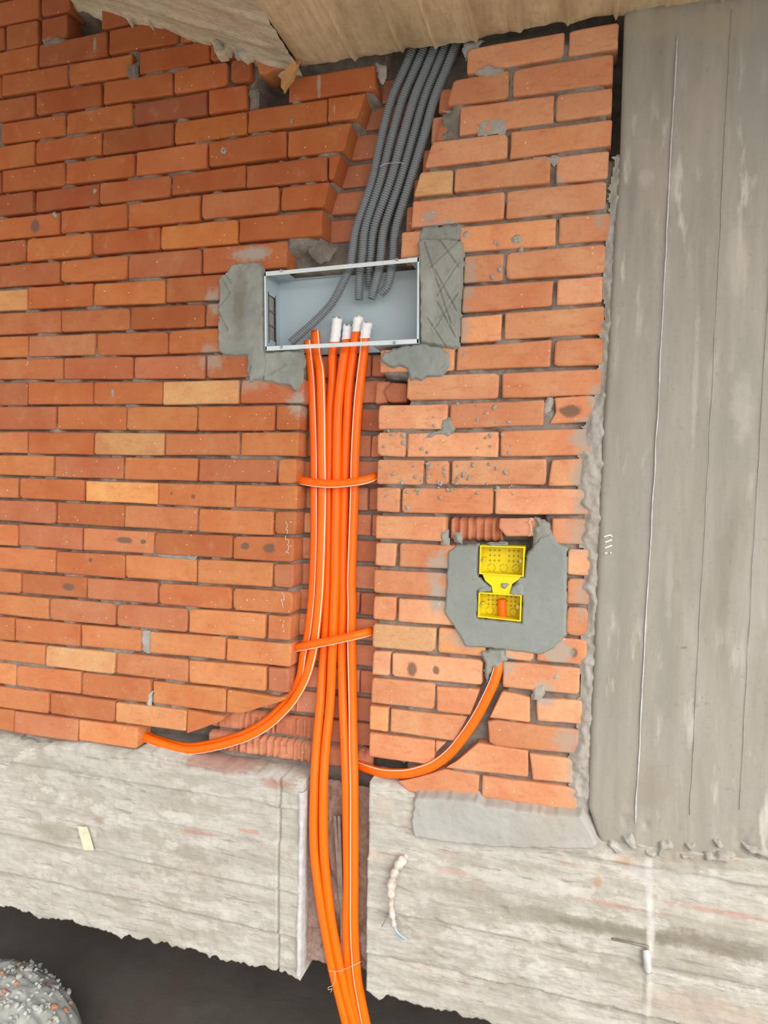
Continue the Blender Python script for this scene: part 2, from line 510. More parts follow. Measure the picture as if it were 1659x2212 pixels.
def wallx(px, i):
    """X of an image column at the middle of course i"""
    X = at(px, 1000)[0]
    for k in range(4):
        z = (line_z(i, X) + line_z(i + 1, X)) / 2
        X = at(px, proj((X, 0, z))[1])[0]
    return X


# one row per course: brick ends read along the course
LEFT = {
    -1: [(-60, 83)], 0: [(-70, 83), (88, 150)], 1: [(-140, 10), (12, 81), (88, 144), (218, 304), (307, 400)],
    2: [(-66, 81), (84, 231), (234, 386), (388, 452)], 3: [(-140, 2), (4, 146), (149, 284), (300, 452), (454, 540)],
    4: [(-66, 73), (77, 217), (222, 371), (375, 491), (498, 544)], 5: [(0.5, 140), (143, 285), (288, 446), (450, 533), (622, 810)],
    6: [(-68, 74), (77, 218), (221, 372), (375, 532), (534, 706), (707, 781)], 7: [(-140, 2), (5, 140), (142, 290), (293, 447), (451, 618), (621, 751)],
    8: [(-68, 71), (74, 213), (215, 368), (370, 530), (531, 706), (709, 728)], 9: [(-14, 127), (131, 274), (276, 431), (435, 602), (606, 706)],
    10: [(-85, 55), (57, 196), (199, 345), (347, 513), (516, 697)], 11: [(-13, 128), (130, 274), (276, 433), (436, 620)],
    12: [(-82, 58), (60, 200), (202, 356), (359, 500)], 13: [(-12, 130), (131, 279), (281, 441), (443, 500)],
    14: [(-80, 60), (62, 205), (207, 362), (363, 500)], 15: [(-6, 136), (138, 286), (288, 441), (445, 570)],
    16: [(-82, 59), (60, 200), (202, 351), (352, 515), (519, 656)], 17: [(-22, 120), (122, 272), (274, 425), (427, 593), (596, 648)],
    18: [(-84, 57), (59, 201), (203, 355), (357, 517), (520, 645)], 19: [(-26, 115), (117, 265), (268, 426), (429, 597), (600, 640)],
    20: [(-100, 39), (42, 181), (183, 340), (341, 506), (508, 641)], 21: [(-23, 119), (121, 268), (269, 426), (429, 590), (592, 639)],
    22: [(-100, 38), (39, 177), (179, 331), (333, 500), (501, 634)], 23: [(-23, 119), (121, 270), (271, 424), (426, 588), (590, 634)],
    24: [(-95, 45), (47, 186), (188, 339), (341, 499), (502, 632)], 25: [(-36, 104), (107, 249), (251, 404), (406, 573), (578, 628)],
    26: [(-110, 31), (33, 172), (175, 303), (323, 485), (487, 627)], 27: [(-46, 96), (98, 247), (249, 406), (408, 574), (578, 623)],
    28: [(-108, 33), (35, 174), (176, 324), (328, 487)], 29: [(-37, 104), (106, 247), (249, 402)], 30: [(-112, 28), (30, 168), (169, 296)],
}
RIGHT = {
    5: [(1008, 1219), (1228, 1337)], 6: [(971, 1100), (1108, 1325)], 7: [(992, 1197), (1200, 1323)], 8: [(924, 1097), (1102, 1322)],
    9: [(900, 978), (981, 1189), (1201, 1315)], 10: [(889, 1089), (1093, 1310)], 11: [(865, 985), (992, 1201), (1206, 1318)],
    12: [(900, 997), (1001, 1088), (1093, 1308)], 13: [(900, 990), (998, 1194), (1202, 1302)], 14: [(908, 988), (994, 1083), (1089, 1306)],
    15: [(820, 982), (986, 1190), (1197, 1303)], 16: [(878, 1077), (1084, 1300)], 17: [(816, 967), (971, 1175)],
    18: [(814, 876), (879, 1077), (1081, 1285)], 19: [(813, 915), (918, 970), (974, 1180)], 20: [(812, 863), (867, 1066), (1069, 1285)],
    21: [(811, 963), (1191, 1285)], 22: [(810, 855), (862, 1000), (1225, 1285)], 23: [(807, 1000), (1224, 1277)],
    24: [(805, 855), (860, 1000), (1222, 1270)], 25: [(804, 941), (946, 1050), (1090, 1154), (1160, 1268)],
    26: [(804, 843), (846, 1043), (1085, 1253)], 27: [(802, 939)], 28: [(798, 838)], 29: [(796, 939)], 30: [(1040, 1248)],
}
# broken or cut bricks, traced on the wall plane (course, outline)
CUT = [
    (4, [(551, 122), (640, 108), (632, 145), (610, 148), (590, 150), (575, 160), (558, 159)]),
    (28, [(490, 1489), (600, 1506), (622, 1506), (607, 1515), (560, 1530), (520, 1543), (488, 1540)]),
    (29, [(404, 1533), (484, 1548), (482, 1556), (440, 1573), (402, 1586)]),
    (17, [(1197, 858), (1270, 853), (1285, 855), (1285, 912), (1185, 917), (1200, 890)]),
    (19, [(1192, 993), (1285, 988), (1285, 1049), (1183, 1051)]),
    (27, [(942, 1482), (1037, 1490), (1016, 1546), (942, 1538)]),
    (27, [(1084, 1493), (1145, 1507), (1145, 1562), (1056, 1552)]),
    (27, [(1158, 1507), (1258, 1514), (1260, 1566), (1160, 1558)]),
    (28, [(843, 1531), (1010, 1549), (983, 1603), (841, 1582)]),
    (28, [(1052, 1559), (1072, 1556), (1251, 1577), (1251, 1630), (1070, 1614), (1055, 1605)]),
    (29, [(940, 1600), (964, 1604), (940, 1627)]),
    (29, [(1032, 1605), (1065, 1611), (1141, 1623), (1141, 1680), (1000, 1665), (960, 1660), (985, 1645)]),
    (29, [(1143, 1627), (1240, 1640), (1238, 1694), (1150, 1686)]),
    (30, [(858, 1688), (905, 1678), (960, 1662), (1035, 1676), (1032, 1731), (950, 1720), (880, 1712)]),
]
# openings cut through the face of the wall: (outline, depth)
VOID = [
    ([(818, 138), (810, 205), (790, 212), (772, 265), (757, 275), (744, 325), (733, 335), (722, 395), (712, 400), (700, 455), (698, 524), (622, 545), (610, 592),
      (905, 558), (868, 545), (864, 500), (884, 488), (886, 432), (895, 425), (905, 375), (915, 365), (926, 318), (940, 300), (946, 235), (968, 230), (975, 175),
      (1003, 165), (1006, 95), (985, 60), (840, 80)], 0.078),
    ([(566, 586), (906, 552), (908, 744), (570, 760)], 0.10),
    ([(656, 750), (655, 820), (649, 880), (646, 930), (640, 985), (641, 1060), (634, 1150), (634, 1240), (632, 1300), (628, 1360), (627, 1400), (623, 1460), (620, 1492),
      (600, 1517), (482, 1558), (402, 1586), (300, 1582), (296, 1660), (300, 1800), (660, 1900), (795, 1900), (795, 1620), (797, 1545), (800, 1470), (803, 1410), (804, 1350),
      (806, 1240), (810, 1170), (811, 1115), (812, 1050), (814, 930), (816, 870), (876, 866), (876, 825), (820, 818), (818, 745)], 0.080),
    ([(145, 22), (216, 15), (216, 72), (146, 82)], 0.11), ([(558, 160), (622, 140), (622, 218), (548, 232), (546, 185)], 0.12),
    ([(1010, 50), (1330, 0), (1338, 54), (1230, 66), (1215, 62), (1050, 94), (1012, 100)], 0.07), ([(650, 90), (822, 60), (812, 132), (700, 152), (640, 150)], 0.055),
    ([(1316, 30), (1350, 20), (1340, 330), (1325, 330), (1323, 300)], 0.09),
    ([(288, 1578), (435, 1590), (440, 1625), (290, 1605)], 0.14), ([(772, 1630), (800, 1640), (860, 1658), (862, 1690), (772, 1680)], 0.13),
    ([(1043, 1490), (1037, 1490), (1016, 1546), (1010, 1549), (983, 1603), (960, 1608), (935, 1630), (860, 1668), (862, 1690), (905, 1680), (960, 1662), (985, 1645),
      (1032, 1607), (1056, 1600), (1056, 1552), (1086, 1490), (1084, 1435), (1046, 1435)], 0.040),
    ([(968, 1115), (1170, 1115), (1170, 1195), (1140, 1200), (966, 1185)], 0.05), ([(1032, 1176), (1136, 1178), (1130, 1345), (1030, 1335)], 0.07),
]
VOIDW = [(xz(p), d) for p, d in VOID]
CEIL = -0.275
KINK = 0.235
SLOPE = 0.433
BEAM_TOP = -2.195
BEAM_BOT = -2.712


def roof_z(X):
    return np.where(X > KINK, CEIL, CEIL + (KINK - X) * SLOPE)


col_edge_px = [(1349, 30), (1340, 330), (1322, 600), (1312, 800), (1303, 930), (1296, 1100), (1290, 1240), (1283, 1420), (1274, 1620), (1271, 1740), (1300, 1830)]
col_edge = xz(col_edge_px)[::-1]


def column_x(Z):
    return np.interp(Z, col_edge[:, 1], col_edge[:, 0])


# ---- mortar bed (the wall itself) as real relief behind the bricks
res = 0.006
gx = np.arange(-0.98, 1.09, res); gz = np.arange(-2.30, 0.30, res)
GX, GZ = np.meshgrid(gx, gz, indexing='ij')
Yb = 0.024 - 0.020 * (fbm(GX, GZ, 22, 4) - 0.45) - 0.016 * sstep(0.56, 0.70, fbm(GX + 5, GZ, 14, 3)) - .008 * sstep(.4, .6, GX)
Yb += 0.004 * (fbm(GX, GZ, 140, 2) - .5)
Yb = np.maximum(Yb, 0.0045 + 0.003 * fbm(GX, GZ, 90, 2))
for poly, dep in VOIDW:
    d = polydist(poly, GX, GZ)
    k = sstep(-0.011, -0.005, d)
    Yb = np.maximum(Yb, Yb * (1 - k) + k * (dep + 0.012 * (fbm(GX, GZ, 30, 3) - .5)))
P = np.stack([GX, Yb, GZ], -1)
keep = (GZ < roof_z(GX) + 0.06)
wv, wf = grid_mesh(P, keep)
bv, bf = boxmesh(-1.6, 2.0, 0.16, 0.30, BEAM_BOT, 0.9)
vv, ff = merge([(wv, wf), (bv, bf)])
wall = mesh_obj('wall_back', vv, ff, M['mortar'], smooth=True)
wall.data.polygons.foreach_set('use_smooth', [True] * len(wf) + [False] * len(bf))
tag(wall, 'red brick wall with open mortar joints and a chased channel for conduits', 'wall', kind='structure')


def brick_mesh(poly, depth, y0=0.0, chip=0.006, tilt=0.0015, rib=False):
    """rounded brick from its outline on the wall; poly counter-clockwise or not, (X,Z)"""
    poly = np.array(poly, float)
    area = 0.5 * np.sum(poly[:, 0] * np.roll(poly[:, 1], -1) - np.roll(poly[:, 0], -1) * poly[:, 1])
    if area < 0:
        poly = poly[::-1]
    pts = []
    n = len(poly)
    for i in range(n):
        a, b = poly[i], poly[(i + 1) % n]
        L = np.linalg.norm(b - a)
        if L < 1e-5: continue
        u = (b - a) / L; nn = np.array([u[1], -u[0]])
        c = min(chip * random.uniform(0.35, 1.25), L * 0.22)
        c2 = min(chip * random.uniform(0.35, 1.25), L * 0.22)
        pts.append(a + u * c - nn * c * 0.12)
        if L > 0.05:
            for t in ((0.33, 0.68) if L > 0.1 else (0.5,)):
                pts.append(a + u * L * (t + random.uniform(-.08, .08)) - nn * random.uniform(-0.0004, 0.0016))
        pts.append(b - u * c2 - nn * c2 * 0.12)
    pts = np.array(pts); m = len(pts)
    cen = pts.mean(0)
    tx, tz = random.uniform(-tilt, tilt) * 8, random.uniform(-tilt, tilt) * 16

    def ring(ins, y):
        lo_, hi_ = pts.min(0), pts.max(0)
        q = (lo_ + hi_) / 2 + (pts - (lo_ + hi_) / 2) * (1 - 2 * ins / (hi_ - lo_))
        yy = y0 + y + (q[:, 0] - cen[0]) * tx + (q[:, 1] - cen[1]) * tz
        return np.stack([q[:, 0], yy, q[:, 1]], 1)
    rings = [ring(0, depth), ring(0, 0.0055), ring(0.0009, 0.0022), ring(0.0030, 0.0005), ring(0.0062, 0.0)]
    V = np.concatenate(rings)
    Fc = []
    for r in range(4):
        for j in range(m):
            j2 = (j + 1) % m
            Fc.append((r * m + j, r * m + j2, (r + 1) * m + j2, (r + 1) * m + j))
    Fc.append(tuple(4 * m + j for j in range(m)))
    return V, Fc


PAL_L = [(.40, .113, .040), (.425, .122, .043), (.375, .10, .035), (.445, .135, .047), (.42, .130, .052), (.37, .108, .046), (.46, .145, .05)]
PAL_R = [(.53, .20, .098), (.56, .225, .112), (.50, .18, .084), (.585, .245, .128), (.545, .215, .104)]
SPECIAL = {(16, 352): (.60, .28, .12), (16, 519): (.43, .12, .05), (9, 900): (.56, .27, .12), (18, 203): (.45, .20, .085), (20, 183): (.60, .24, .085), (27, 98): (.56, .27, .125),
           (12, -82): (.56, .25, .10), (26, -110): (.44, .14, .05), (14, 62): (.42, .15, .07), (13, 131): (.42, .13, .05), (5, 288): (.30, .085, .045), (6, 221): (.34, .10, .04),
           (6, 375): (.50, .155, .045), (9, 435): (.44, .145, .065), (10, 347): (.52, .17, .055), (25, 804): (.52, .25, .12), (15, 288): (.43, .13, .06), (7, 293): (.48, .15, .06),
           (8, 215): (.47, .145, .06), (8, 74): (.34, .09, .04), (29, 249): (.50, .20, .085), (28, 328): (.50, .175, .065), (28, 798): (.58, .24, .10), (25, 946): (.60, .24, .10),
           (11, 992): (.58, .22, .10), (14, 994): (.58, .22, .10), (13, 1202): (.60, .24, .125), (8, 1102): (.56, .20, .09), (11, 276): (.44, .14, .065)}
BR = 0


def put_brick(poly, color, depth=0.066, y0=0.0, **kw):
    global BR
    V, Fc = brick_mesh(poly, depth, y0, **kw)
    o = mesh_obj('brick' if BR == 0 else 'brick.%03d' % BR, V, Fc, M['brick'], wall, smooth=True)
    o.data.polygons[len(Fc) - 1].use_smooth = False
    recenter(o)
    o.color = (*color, 1)
    BR += 1
    return o


def course_poly(i, xl, xr, gap=None):
    gap = gap or (.0024 if xr < 700 else .0032)
    XL, XR = wallx(xl, i), wallx(xr, i)
    j = lambda s=0.0012: random.uniform(-s, s)
    g = gap + random.uniform(-0.0008, 0.0016); g2 = gap + random.uniform(-0.0006, 0.0022)
    sh = 0.0004 + j(.0008)
    return [(XL - sh, line_z(i + 1, XL) + g2 + j()), (XR - sh, line_z(i + 1, XR) + g2 + j()),
            (XR + sh, line_z(i, XR) - g + j()), (XL + sh, line_z(i, XL) - g + j())]


def vary(c, s=0.10):
    k = random.uniform(1 - s, 1 + s)
    return tuple(min(1, x * k) for x in c)


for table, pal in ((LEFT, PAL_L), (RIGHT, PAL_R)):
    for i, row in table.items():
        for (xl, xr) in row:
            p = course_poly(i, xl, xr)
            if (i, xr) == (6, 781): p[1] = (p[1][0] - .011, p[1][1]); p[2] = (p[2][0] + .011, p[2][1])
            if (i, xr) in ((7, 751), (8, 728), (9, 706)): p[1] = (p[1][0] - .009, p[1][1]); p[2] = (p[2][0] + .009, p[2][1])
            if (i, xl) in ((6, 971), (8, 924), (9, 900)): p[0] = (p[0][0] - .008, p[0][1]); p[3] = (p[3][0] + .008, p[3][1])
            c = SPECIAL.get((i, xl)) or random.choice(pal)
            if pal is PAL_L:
                k_ = min(.4 if (i, xl) in SPECIAL else 1, max(0, (i - 8) / 20)); c = tuple(a * (.84 + .24 * k_) * (1 + (.27 * k_ - .13) * n_) for n_, a in enumerate(c))  # left bricks coloured darker towards the top for weaker light, dustier below
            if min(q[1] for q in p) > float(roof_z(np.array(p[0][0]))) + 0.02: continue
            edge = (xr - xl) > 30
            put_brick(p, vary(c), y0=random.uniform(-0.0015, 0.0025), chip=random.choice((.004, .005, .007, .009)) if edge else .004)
for i, poly in CUT:
    put_brick(xz(poly), vary(random.choice(PAL_R if poly[0][0] > 700 else PAL_L)), y0=random.uniform(-.001, .002), chip=.004)

# ---- bricks at the back of the chased channel, sawn rough
PAL_C = [(.43, .145, .075), (.47, .165, .085), (.40, .13, .068), (.49, .185, .10)]


def chase_row(i, xl, xr, joints=(), y0=0.066):
    xs = [xl] + list(joints) + [xr]
    for a, b in zip(xs, xs[1:]):
        p = course_poly(i, a + 1, b - 1, gap=0.0045)
        put_brick(p, vary(random.choice(PAL_C)), depth=0.03, y0=y0 + random.uniform(-.005, .004), chip=.004, tilt=.004)


for i, xl, xr in ((5, 812, 830), (6, 784, 845), (7, 752, 830), (8, 728, 818), (9, 708, 800), (10, 700, 790)):
    chase_row(i, xl - 24, xr + 30)
for i, xl in ((6, 940), (7, 925), (8, 905), (9, 885), (10, 870)):
    chase_row(i, xl, xl + 50, y0=.03)
for i in range(15, 30):
    lx = {15: 655, 16: 652, 17: 648, 18: 645}.get(i, 640)
    if i > 21: lx = 632
    if i > 26: lx = 622
    jn = [random.choice((690, 785, 760, 778))]
    chase_row(i, lx - 22, 818 if i < 20 else 808, jn)
put_brick(xz([(838, 822), (874, 824), (874, 866), (832, 868), (820, 840)]), (.36, .11, .055), depth=.03, y0=.028)
put_brick(xz([(803, 820), (836, 818), (830, 866), (800, 870)]), (.42, .14, .07), depth=.03, y0=.036)
put_brick(xz([(947, 252), (974, 244), (974, 298), (936, 304)]), (.40, .12, .06), depth=.04, y0=.014)


def ribbed(i, xl, xr, y0):
    """brick split along its cores: rounded ribs side by side"""
    p = np.array(course_poly(i, xl, xr, gap=.004))
    X0, X1 = p[0, 0], p[1, 0]
    n = int((X1 - X0) / .0022) + 2
    xs = np.linspace(X0, X1, n); vs = np.linspace(0, 1, 9)
    XX, VV = np.meshgrid(xs, vs, indexing='ij')
    zb = np.interp(XX, [X0, X1], [p[0, 1], p[1, 1]]); zt = np.interp(XX, [X0, X1], [p[3, 1], p[2, 1]])
    ZZ = zb + (zt - zb) * VV
    ph = (XX - X0) / .021 + 0.25 * fbm(XX, ZZ, 25, 2)
    core = np.abs((ph % 1.0) - .5) * 2
    cut = fbm(XX + 3, ZZ, 16, 3)
    YY = y0 + 0.011 * sstep(.25, .62, core) * sstep(.30, .55, cut) + .006 * (fbm(XX, ZZ, 60, 3) - .5)
    YY[:, 0] += .02; YY[:, -1] += .02; YY[0] += .02; YY[-1] += .02
    v, f = grid_mesh(np.stack([XX, YY, ZZ], -1))
    global BR
    o = mesh_obj('brick.%03d' % BR, v, f, M['brick'], wall, smooth=True); BR += 1
    recenter(o); o.color = (*vary(random.choice(PAL_C)), 1)


for i, xl, xr in ((28, 500, 626), (29, 420, 572), (29, 574, 655), (30, 428, 492), (30, 494, 660), (30, 662, 790)):
    ribbed(i, xl, xr, 0.056)
# brick broken open above the yellow boxes
ribbed(21, 968, 1085, 0.022)
put_brick(xz([(1078, 1119), (1166, 1118), (1168, 1160), (1092, 1160), (1076, 1140)]), (.52, .20, .11), y0=.004, chip=.003)


# ================================================================== cement patches (parts of the wall)
def rag(poly, amp, n=10, seed=0):
    r = random.Random(seed)
    out = []
    for i in range(len(poly)):
        a = np.array(poly[i], float); b = np.array(poly[(i + 1) % len(poly)], float)
        L = np.linalg.norm(b - a); k = max(1, int(L / n))
        for j in range(k):
            q = a + (b - a) * j / k
            out.append(q + np.array([r.uniform(-amp, amp), r.uniform(-amp, amp)]))
    return out


def patch(name, px, mat, thick, label=None, res=0.004, ramp=0.007, edge=0.004, rough=0.003, base=0.0, jag=2.5, seed=1, grooves=(), lump=0.0, parent=None, Yp=0.0, lean=None):
    poly = xz(rag(px, jag, 9, seed), Yp)
    x0, z0 = poly.min(0) - .01; x1, z1 = poly.max(0) + .01
    X, Z = np.meshgrid(np.arange(x0, x1, res), np.arange(z0, z1, res), indexing='ij')
    d = polydist(poly, X, Z)
    t = sstep(-0.001, ramp, d)
    Y = base + edge - (edge + thick) * t - rough * 2 * (fbm(X + seed, Z, 55, 3) - .5) * t - lump * 2 * (fbm(X + seed * 3, Z, 16, 3) - .5) * t
    for a, b in grooves:
        A = at(*a)[[0, 2]]; B = at(*b)[[0, 2]]
        g = segdist(A, B, X, Z)
        Y += 0.0045 * np.exp(-(g / 0.0017) ** 2) - 0.0014 * np.exp(-((g - .0045) / .002) ** 2)
    if lean is not None:
        Y += lean(X, Z)
    v, f = grid_mesh(np.stack([X, Y, Z], -1), d > -0.0025)
    f = [q[::-1] for q in f]
    o = mesh_obj(name, v, f, mat, parent if parent is not None else wall, smooth=True)
    recenter(o)
    if label: o['label'] = label
    return o


patch('cement_patch', [(505, 570), (560, 565), (571, 580), (573, 760), (578, 770), (580, 800), (566, 822), (540, 828), (530, 800), (535, 772), (500, 772), (472, 760), (471, 730), (474, 660), (474, 600), (492, 588)],
      M['cement'], .010, 'grey cement patch along the left side of the metal box', res=.003, seed=3, lump=.004,
      grooves=[((483, 604), (500, 635)), ((500, 635), (474, 668)), ((476, 675), (496, 716)), ((487, 592), (503, 612)), ((533, 830), (545, 792))])
patch('cement_patch', [(572, 758), (655, 758), (658, 790), (650, 838), (640, 846), (625, 836), (605, 835), (590, 826), (568, 826)], M['cement'], .011,
      'grey cement patch under the lower left corner of the metal box', res=.003, seed=5, lump=.003, grooves=[((575, 815), (620, 790)), ((620, 790), (652, 786))])
patch('cement_patch', [(905, 552), (902, 525), (920, 515), (960, 516), (1003, 522), (1002, 560), (997, 640), (992, 750), (980, 756), (960, 752), (925, 745), (907, 742)], M['cement'], .012,
      'grey cement patch scored with crossed lines beside the metal box', res=.0026, seed=7, jag=1.5, ramp=.007, lump=.002,
      grooves=[((918, 527), (975, 700)), ((950, 520), (996, 585)), ((930, 580), (990, 525)), ((940, 585), (996, 690)), ((945, 640), (995, 565)), ((946, 655), (992, 745)),
               ((948, 690), (993, 630)), ((925, 690), (965, 752)), ((940, 710), (992, 635))])
patch('cement_patch', [(905, 505), (915, 490), (1000, 484), (1003, 500), (990, 520), (905, 528)], M['cement'], .003, None, seed=8, res=.004)
patch('cement_patch', [(850, 752), (905, 742), (950, 745), (972, 765), (975, 790), (955, 815), (920, 820), (890, 826), (880, 800), (860, 795), (830, 790), (822, 775), (825, 760)], M['cement_smooth'], .009,
      'pale cement patch under the lower right corner of the metal box', res=.003, seed=9, lump=.002, jag=4)
patch('cement_patch', [(968, 1190), (985, 1178), (1034, 1176), (1034, 1244), (1060, 1268), (1033, 1278), (1032, 1335), (1127, 1344), (1128, 1284), (1110, 1270), (1120, 1246), (1133, 1246), (1136, 1200),
                       (1165, 1160), (1190, 1150), (1205, 1172), (1225, 1182), (1224, 1370), (1196, 1400), (1170, 1414), (1060, 1400), (1005, 1396), (985, 1360), (960, 1325), (965, 1250)],
      M['cement_smooth'], .008, 'smooth grey eight sided cement plate around the yellow boxes', res=.0028, seed=11, jag=1.2, ramp=.004, rough=.0008, lump=.0006)
patch('cement_lump', [(1040, 1402), (1090, 1405), (1095, 1425), (1080, 1445), (1062, 1440), (1052, 1475), (1044, 1440)], M['cement'], .010, 'rough grey cement lump where the conduit enters below the plate', seed=13, lump=.006, res=.003, jag=4)
patch('cement_lump', [(1160, 1115), (1185, 1130), (1200, 1165), (1170, 1190), (1145, 1200), (1150, 1170)], M['cement'], .006, None, seed=14, lump=.006, res=.003, jag=5)
patch('cement_lump', [(950, 1150), (966, 1145), (968, 1178), (952, 1182)], M['cement'], .006, None, seed=15, lump=.004, res=.003)
patch('cement_lump', [(980, 1152), (996, 1150), (1000, 1175), (982, 1172)], M['cement'], .004, None, seed=16, lump=.004, res=.003)
# mortar run between bricks and column
patch('mortar_joint', [(1326, 335), (1350, 330), (1350, 420), (1338, 600), (1328, 800), (1320, 900), (1312, 1060), (1306, 1240), (1298, 1440), (1288, 1640), (1284, 1752), (1236, 1752), (1230, 1650), (1246, 1600), (1242, 1560), (1252, 1500), (1246, 1440),
                       (1262, 1400), (1262, 1330), (1270, 1300), (1252, 1260), (1268, 1215), (1252, 1170), (1258, 1110), (1246, 1050), (1256, 1000), (1248, 950), (1268, 905), (1290, 850), (1298, 760), (1302, 640), (1304, 560), (1313, 470), (1316, 400), (1322, 350)],
      M['cement_old'], .004, 'rough dry mortar filling the joint between brick and column', res=.0035, seed=21, ramp=.016, rough=.008, lump=.008, jag=8)
patch('cement_fillet', [(895, 1706), (960, 1706), (1035, 1714), (1050, 1722), (1180, 1738), (1262, 1742), (1290, 1790), (1300, 1815), (1285, 1832), (1180, 1830), (1080, 1828), (950, 1815), (895, 1805), (885, 1760)],
      M['cement_pale'], .030, 'smooth pale cement strip under the last bricks by the column', res=.003, seed=23, ramp=.014, rough=.0012, jag=2, edge=.008, lump=.002)
patch('mortar_lump', [(275, 140), (298, 135), (299, 165), (288, 172), (276, 165)], M['mortar'], .006, None, seed=31, lump=.004, res=.003)
patch('mortar_lump', [(1030, 150), (1055, 137), (1090, 150), (1085, 160), (1050, 168), (1028, 162)], M['cement_old'], .006, None, seed=32, lump=.003, res=.003)
patch('mortar_lump', [(1035, 260), (1080, 250), (1100, 270), (1090, 285), (1050, 290), (1030, 292)], M['cement_old'], -.001, None, seed=33, lump=.003, res=.003)
patch('mortar_lump', [(955, 232), (990, 228), (1010, 222), (985, 250), (978, 292), (976, 250)], M['cement_old'], -.004, None, seed=34, lump=.003, res=.003, base=.012)
patch('mortar_lump', [(1150, 338), (1205, 335), (1206, 350), (1195, 360), (1188, 350)], M['cement_old'], .001, None, seed=35, lump=.003, res=.003)
patch('mortar_lump', [(1185, 850), (1196, 860), (1192, 890), (1180, 905), (1170, 925), (1172, 880)], M['cement_old'], .0, None, seed=36, lump=.003, res=.003, base=.008)
patch('mortar_lump', [(535, 190), (552, 186), (556, 215), (552, 236), (536, 234)], M['mortar'], .004, 'rounded mortar lump beside the open hole', seed=37, lump=.004, res=.003, base=.006)
patch('mortar_lump', [(90, 92), (125, 78), (150, 84), (130, 95), (95, 104)], M['mortar'], .004, None, seed=38, lump=.004, res=.003)
patch('mortar_lump', [(300, 1362), (322, 1366), (322, 1412), (302, 1408)], M['cement_old'], .0, None, seed=39, lump=.006, res=.003, base=.008)
patch('mortar_lump', [(655, 525), (690, 515), (720, 525), (700, 555), (680, 560), (662, 545)], M['mortar'], .0, 'mortar clod hanging over the metal box', seed=40, lump=.008, res=.003, base=.03)
patch('mortar_lump', [(810, 130), (832, 135), (828, 165), (822, 178), (812, 160)], M['cement_old'], .0, None, seed=41, lump=.004, res=.003, base=.01)
patch('mortar_lump', [(1000, 85), (1045, 84), (1030, 100), (1010, 105), (1005, 130), (997, 100)], M['cement_old'], .0, None, seed=42, lump=.004, res=.003, base=.006)
patch('mortar_lump', [(340, 1198), (425, 1202), (420, 1212), (380, 1208), (360, 1206)], M['cement_smooth'], .002, None, seed=43, lump=.001, res=.003)
patch('mortar_lump', [(318, 1500), (328, 1495), (327, 1525), (315, 1530)], M['cement_old'], .002, None, seed=44, lump=.001, res=.003)
patch('mortar_lump', [(955, 905), (975, 903), (985, 925), (970, 945), (950, 938), (905, 955), (925, 935), (950, 928)], M['cement'], .004, None, seed=45, lump=.004, res=.003)
patch('mortar_lump', [(1150, 1480), (1185, 1472), (1180, 1490), (1165, 1515), (1150, 1510)], M['cement_old'], .004, None, seed=46, lump=.004, res=.003, base=.001)

for x0, y0_, y1_ in ((619, 1125, 1152), (611, 1280, 1312), (612, 1335, 1368), (1146, 1118, 1156), (620, 1160, 1200)):
    zz_ = [at(x0 + random.uniform(-4, 4), y0_ + (y1_ - y0_) * (k + random.uniform(-.7, .7)) / 9, random.uniform(-.0022, .0012)) for k in range(10)]
    v, f = tube_mesh(catmull(zz_, .003), .0007, 5, hollow=False)
    o = mesh_obj('chalk_mark', v, f, M['chalk'], wall, smooth=True); recenter(o)

# small splashes of cement stuck to the bricks
V_, F_ = [], []
rs = random.Random(5)
spl = [(rs.uniform(820, 1110), rs.uniform(870, 1075), rs.uniform(.0015, .005)) for _ in range(70)]
spl += [(rs.uniform(930, 1080), rs.uniform(1020, 1060), rs.uniform(.002, .006)) for _ in range(18)]
spl += [(1117, 515, .010), (1112, 520, .008), (1070, 525, .004), (1078, 527, .004), (1125, 540, .006), (1062, 598, .005), (1080, 580, .005), (483, 326, .009), (870, 940, .006), (870, 955, .005), (1200, 1462, .007),
        (60, 785, .004), (120, 465, .007), (630, 262, .005), (503, 288, .004), (1005, 508, .007), (928, 1010, .006), (880, 1098, .006), (1003, 765, .004), (243, 845, .006), (245, 856, .004), (205, 412, .006)]
for px, py, r in spl:
    c = at(px, py)
    for k in range(2 if r > .0035 else 1):
        ox, oz = rs.uniform(-r, r) * .7 * k, rs.uniform(-r, r) * k
        n = 8; b0 = len(V_)
        for (q, yy) in ((1.0, .001), (.75, -.0016), (.35, -.0030)):
            for j in range(n):
                a = j / n * 6.283
                rr = r * q * rs.uniform(.65, 1.25)
                V_.append((c[0] + ox + rr * math.cos(a), yy * min(1, r / .003), c[2] + oz + rr * math.sin(a)))
        for a_ in range(2):
            for j in range(n):
                F_.append((b0 + a_ * n + j, b0 + a_ * n + (j + 1) % n, b0 + (a_ + 1) * n + (j + 1) % n, b0 + (a_ + 1) * n + j))
        F_.append(tuple(b0 + 2 * n + j for j in range(n)))
o = mesh_obj('cement_splashes', V_, F_, M['cement_old'], wall, smooth=True)
tag(o, 'small grey cement splashes stuck to the bricks', kind='stuff')

# ================================================================== concrete beam below
bot_px = [(-260, 1890), (0, 1947), (42, 1953), (112, 1979), (166, 1991), (271, 2021), (340, 2033), (404, 2051), (497, 2074), (531, 2083), (600, 2098), (637, 2108), (660, 2100)]
BY = -0.018


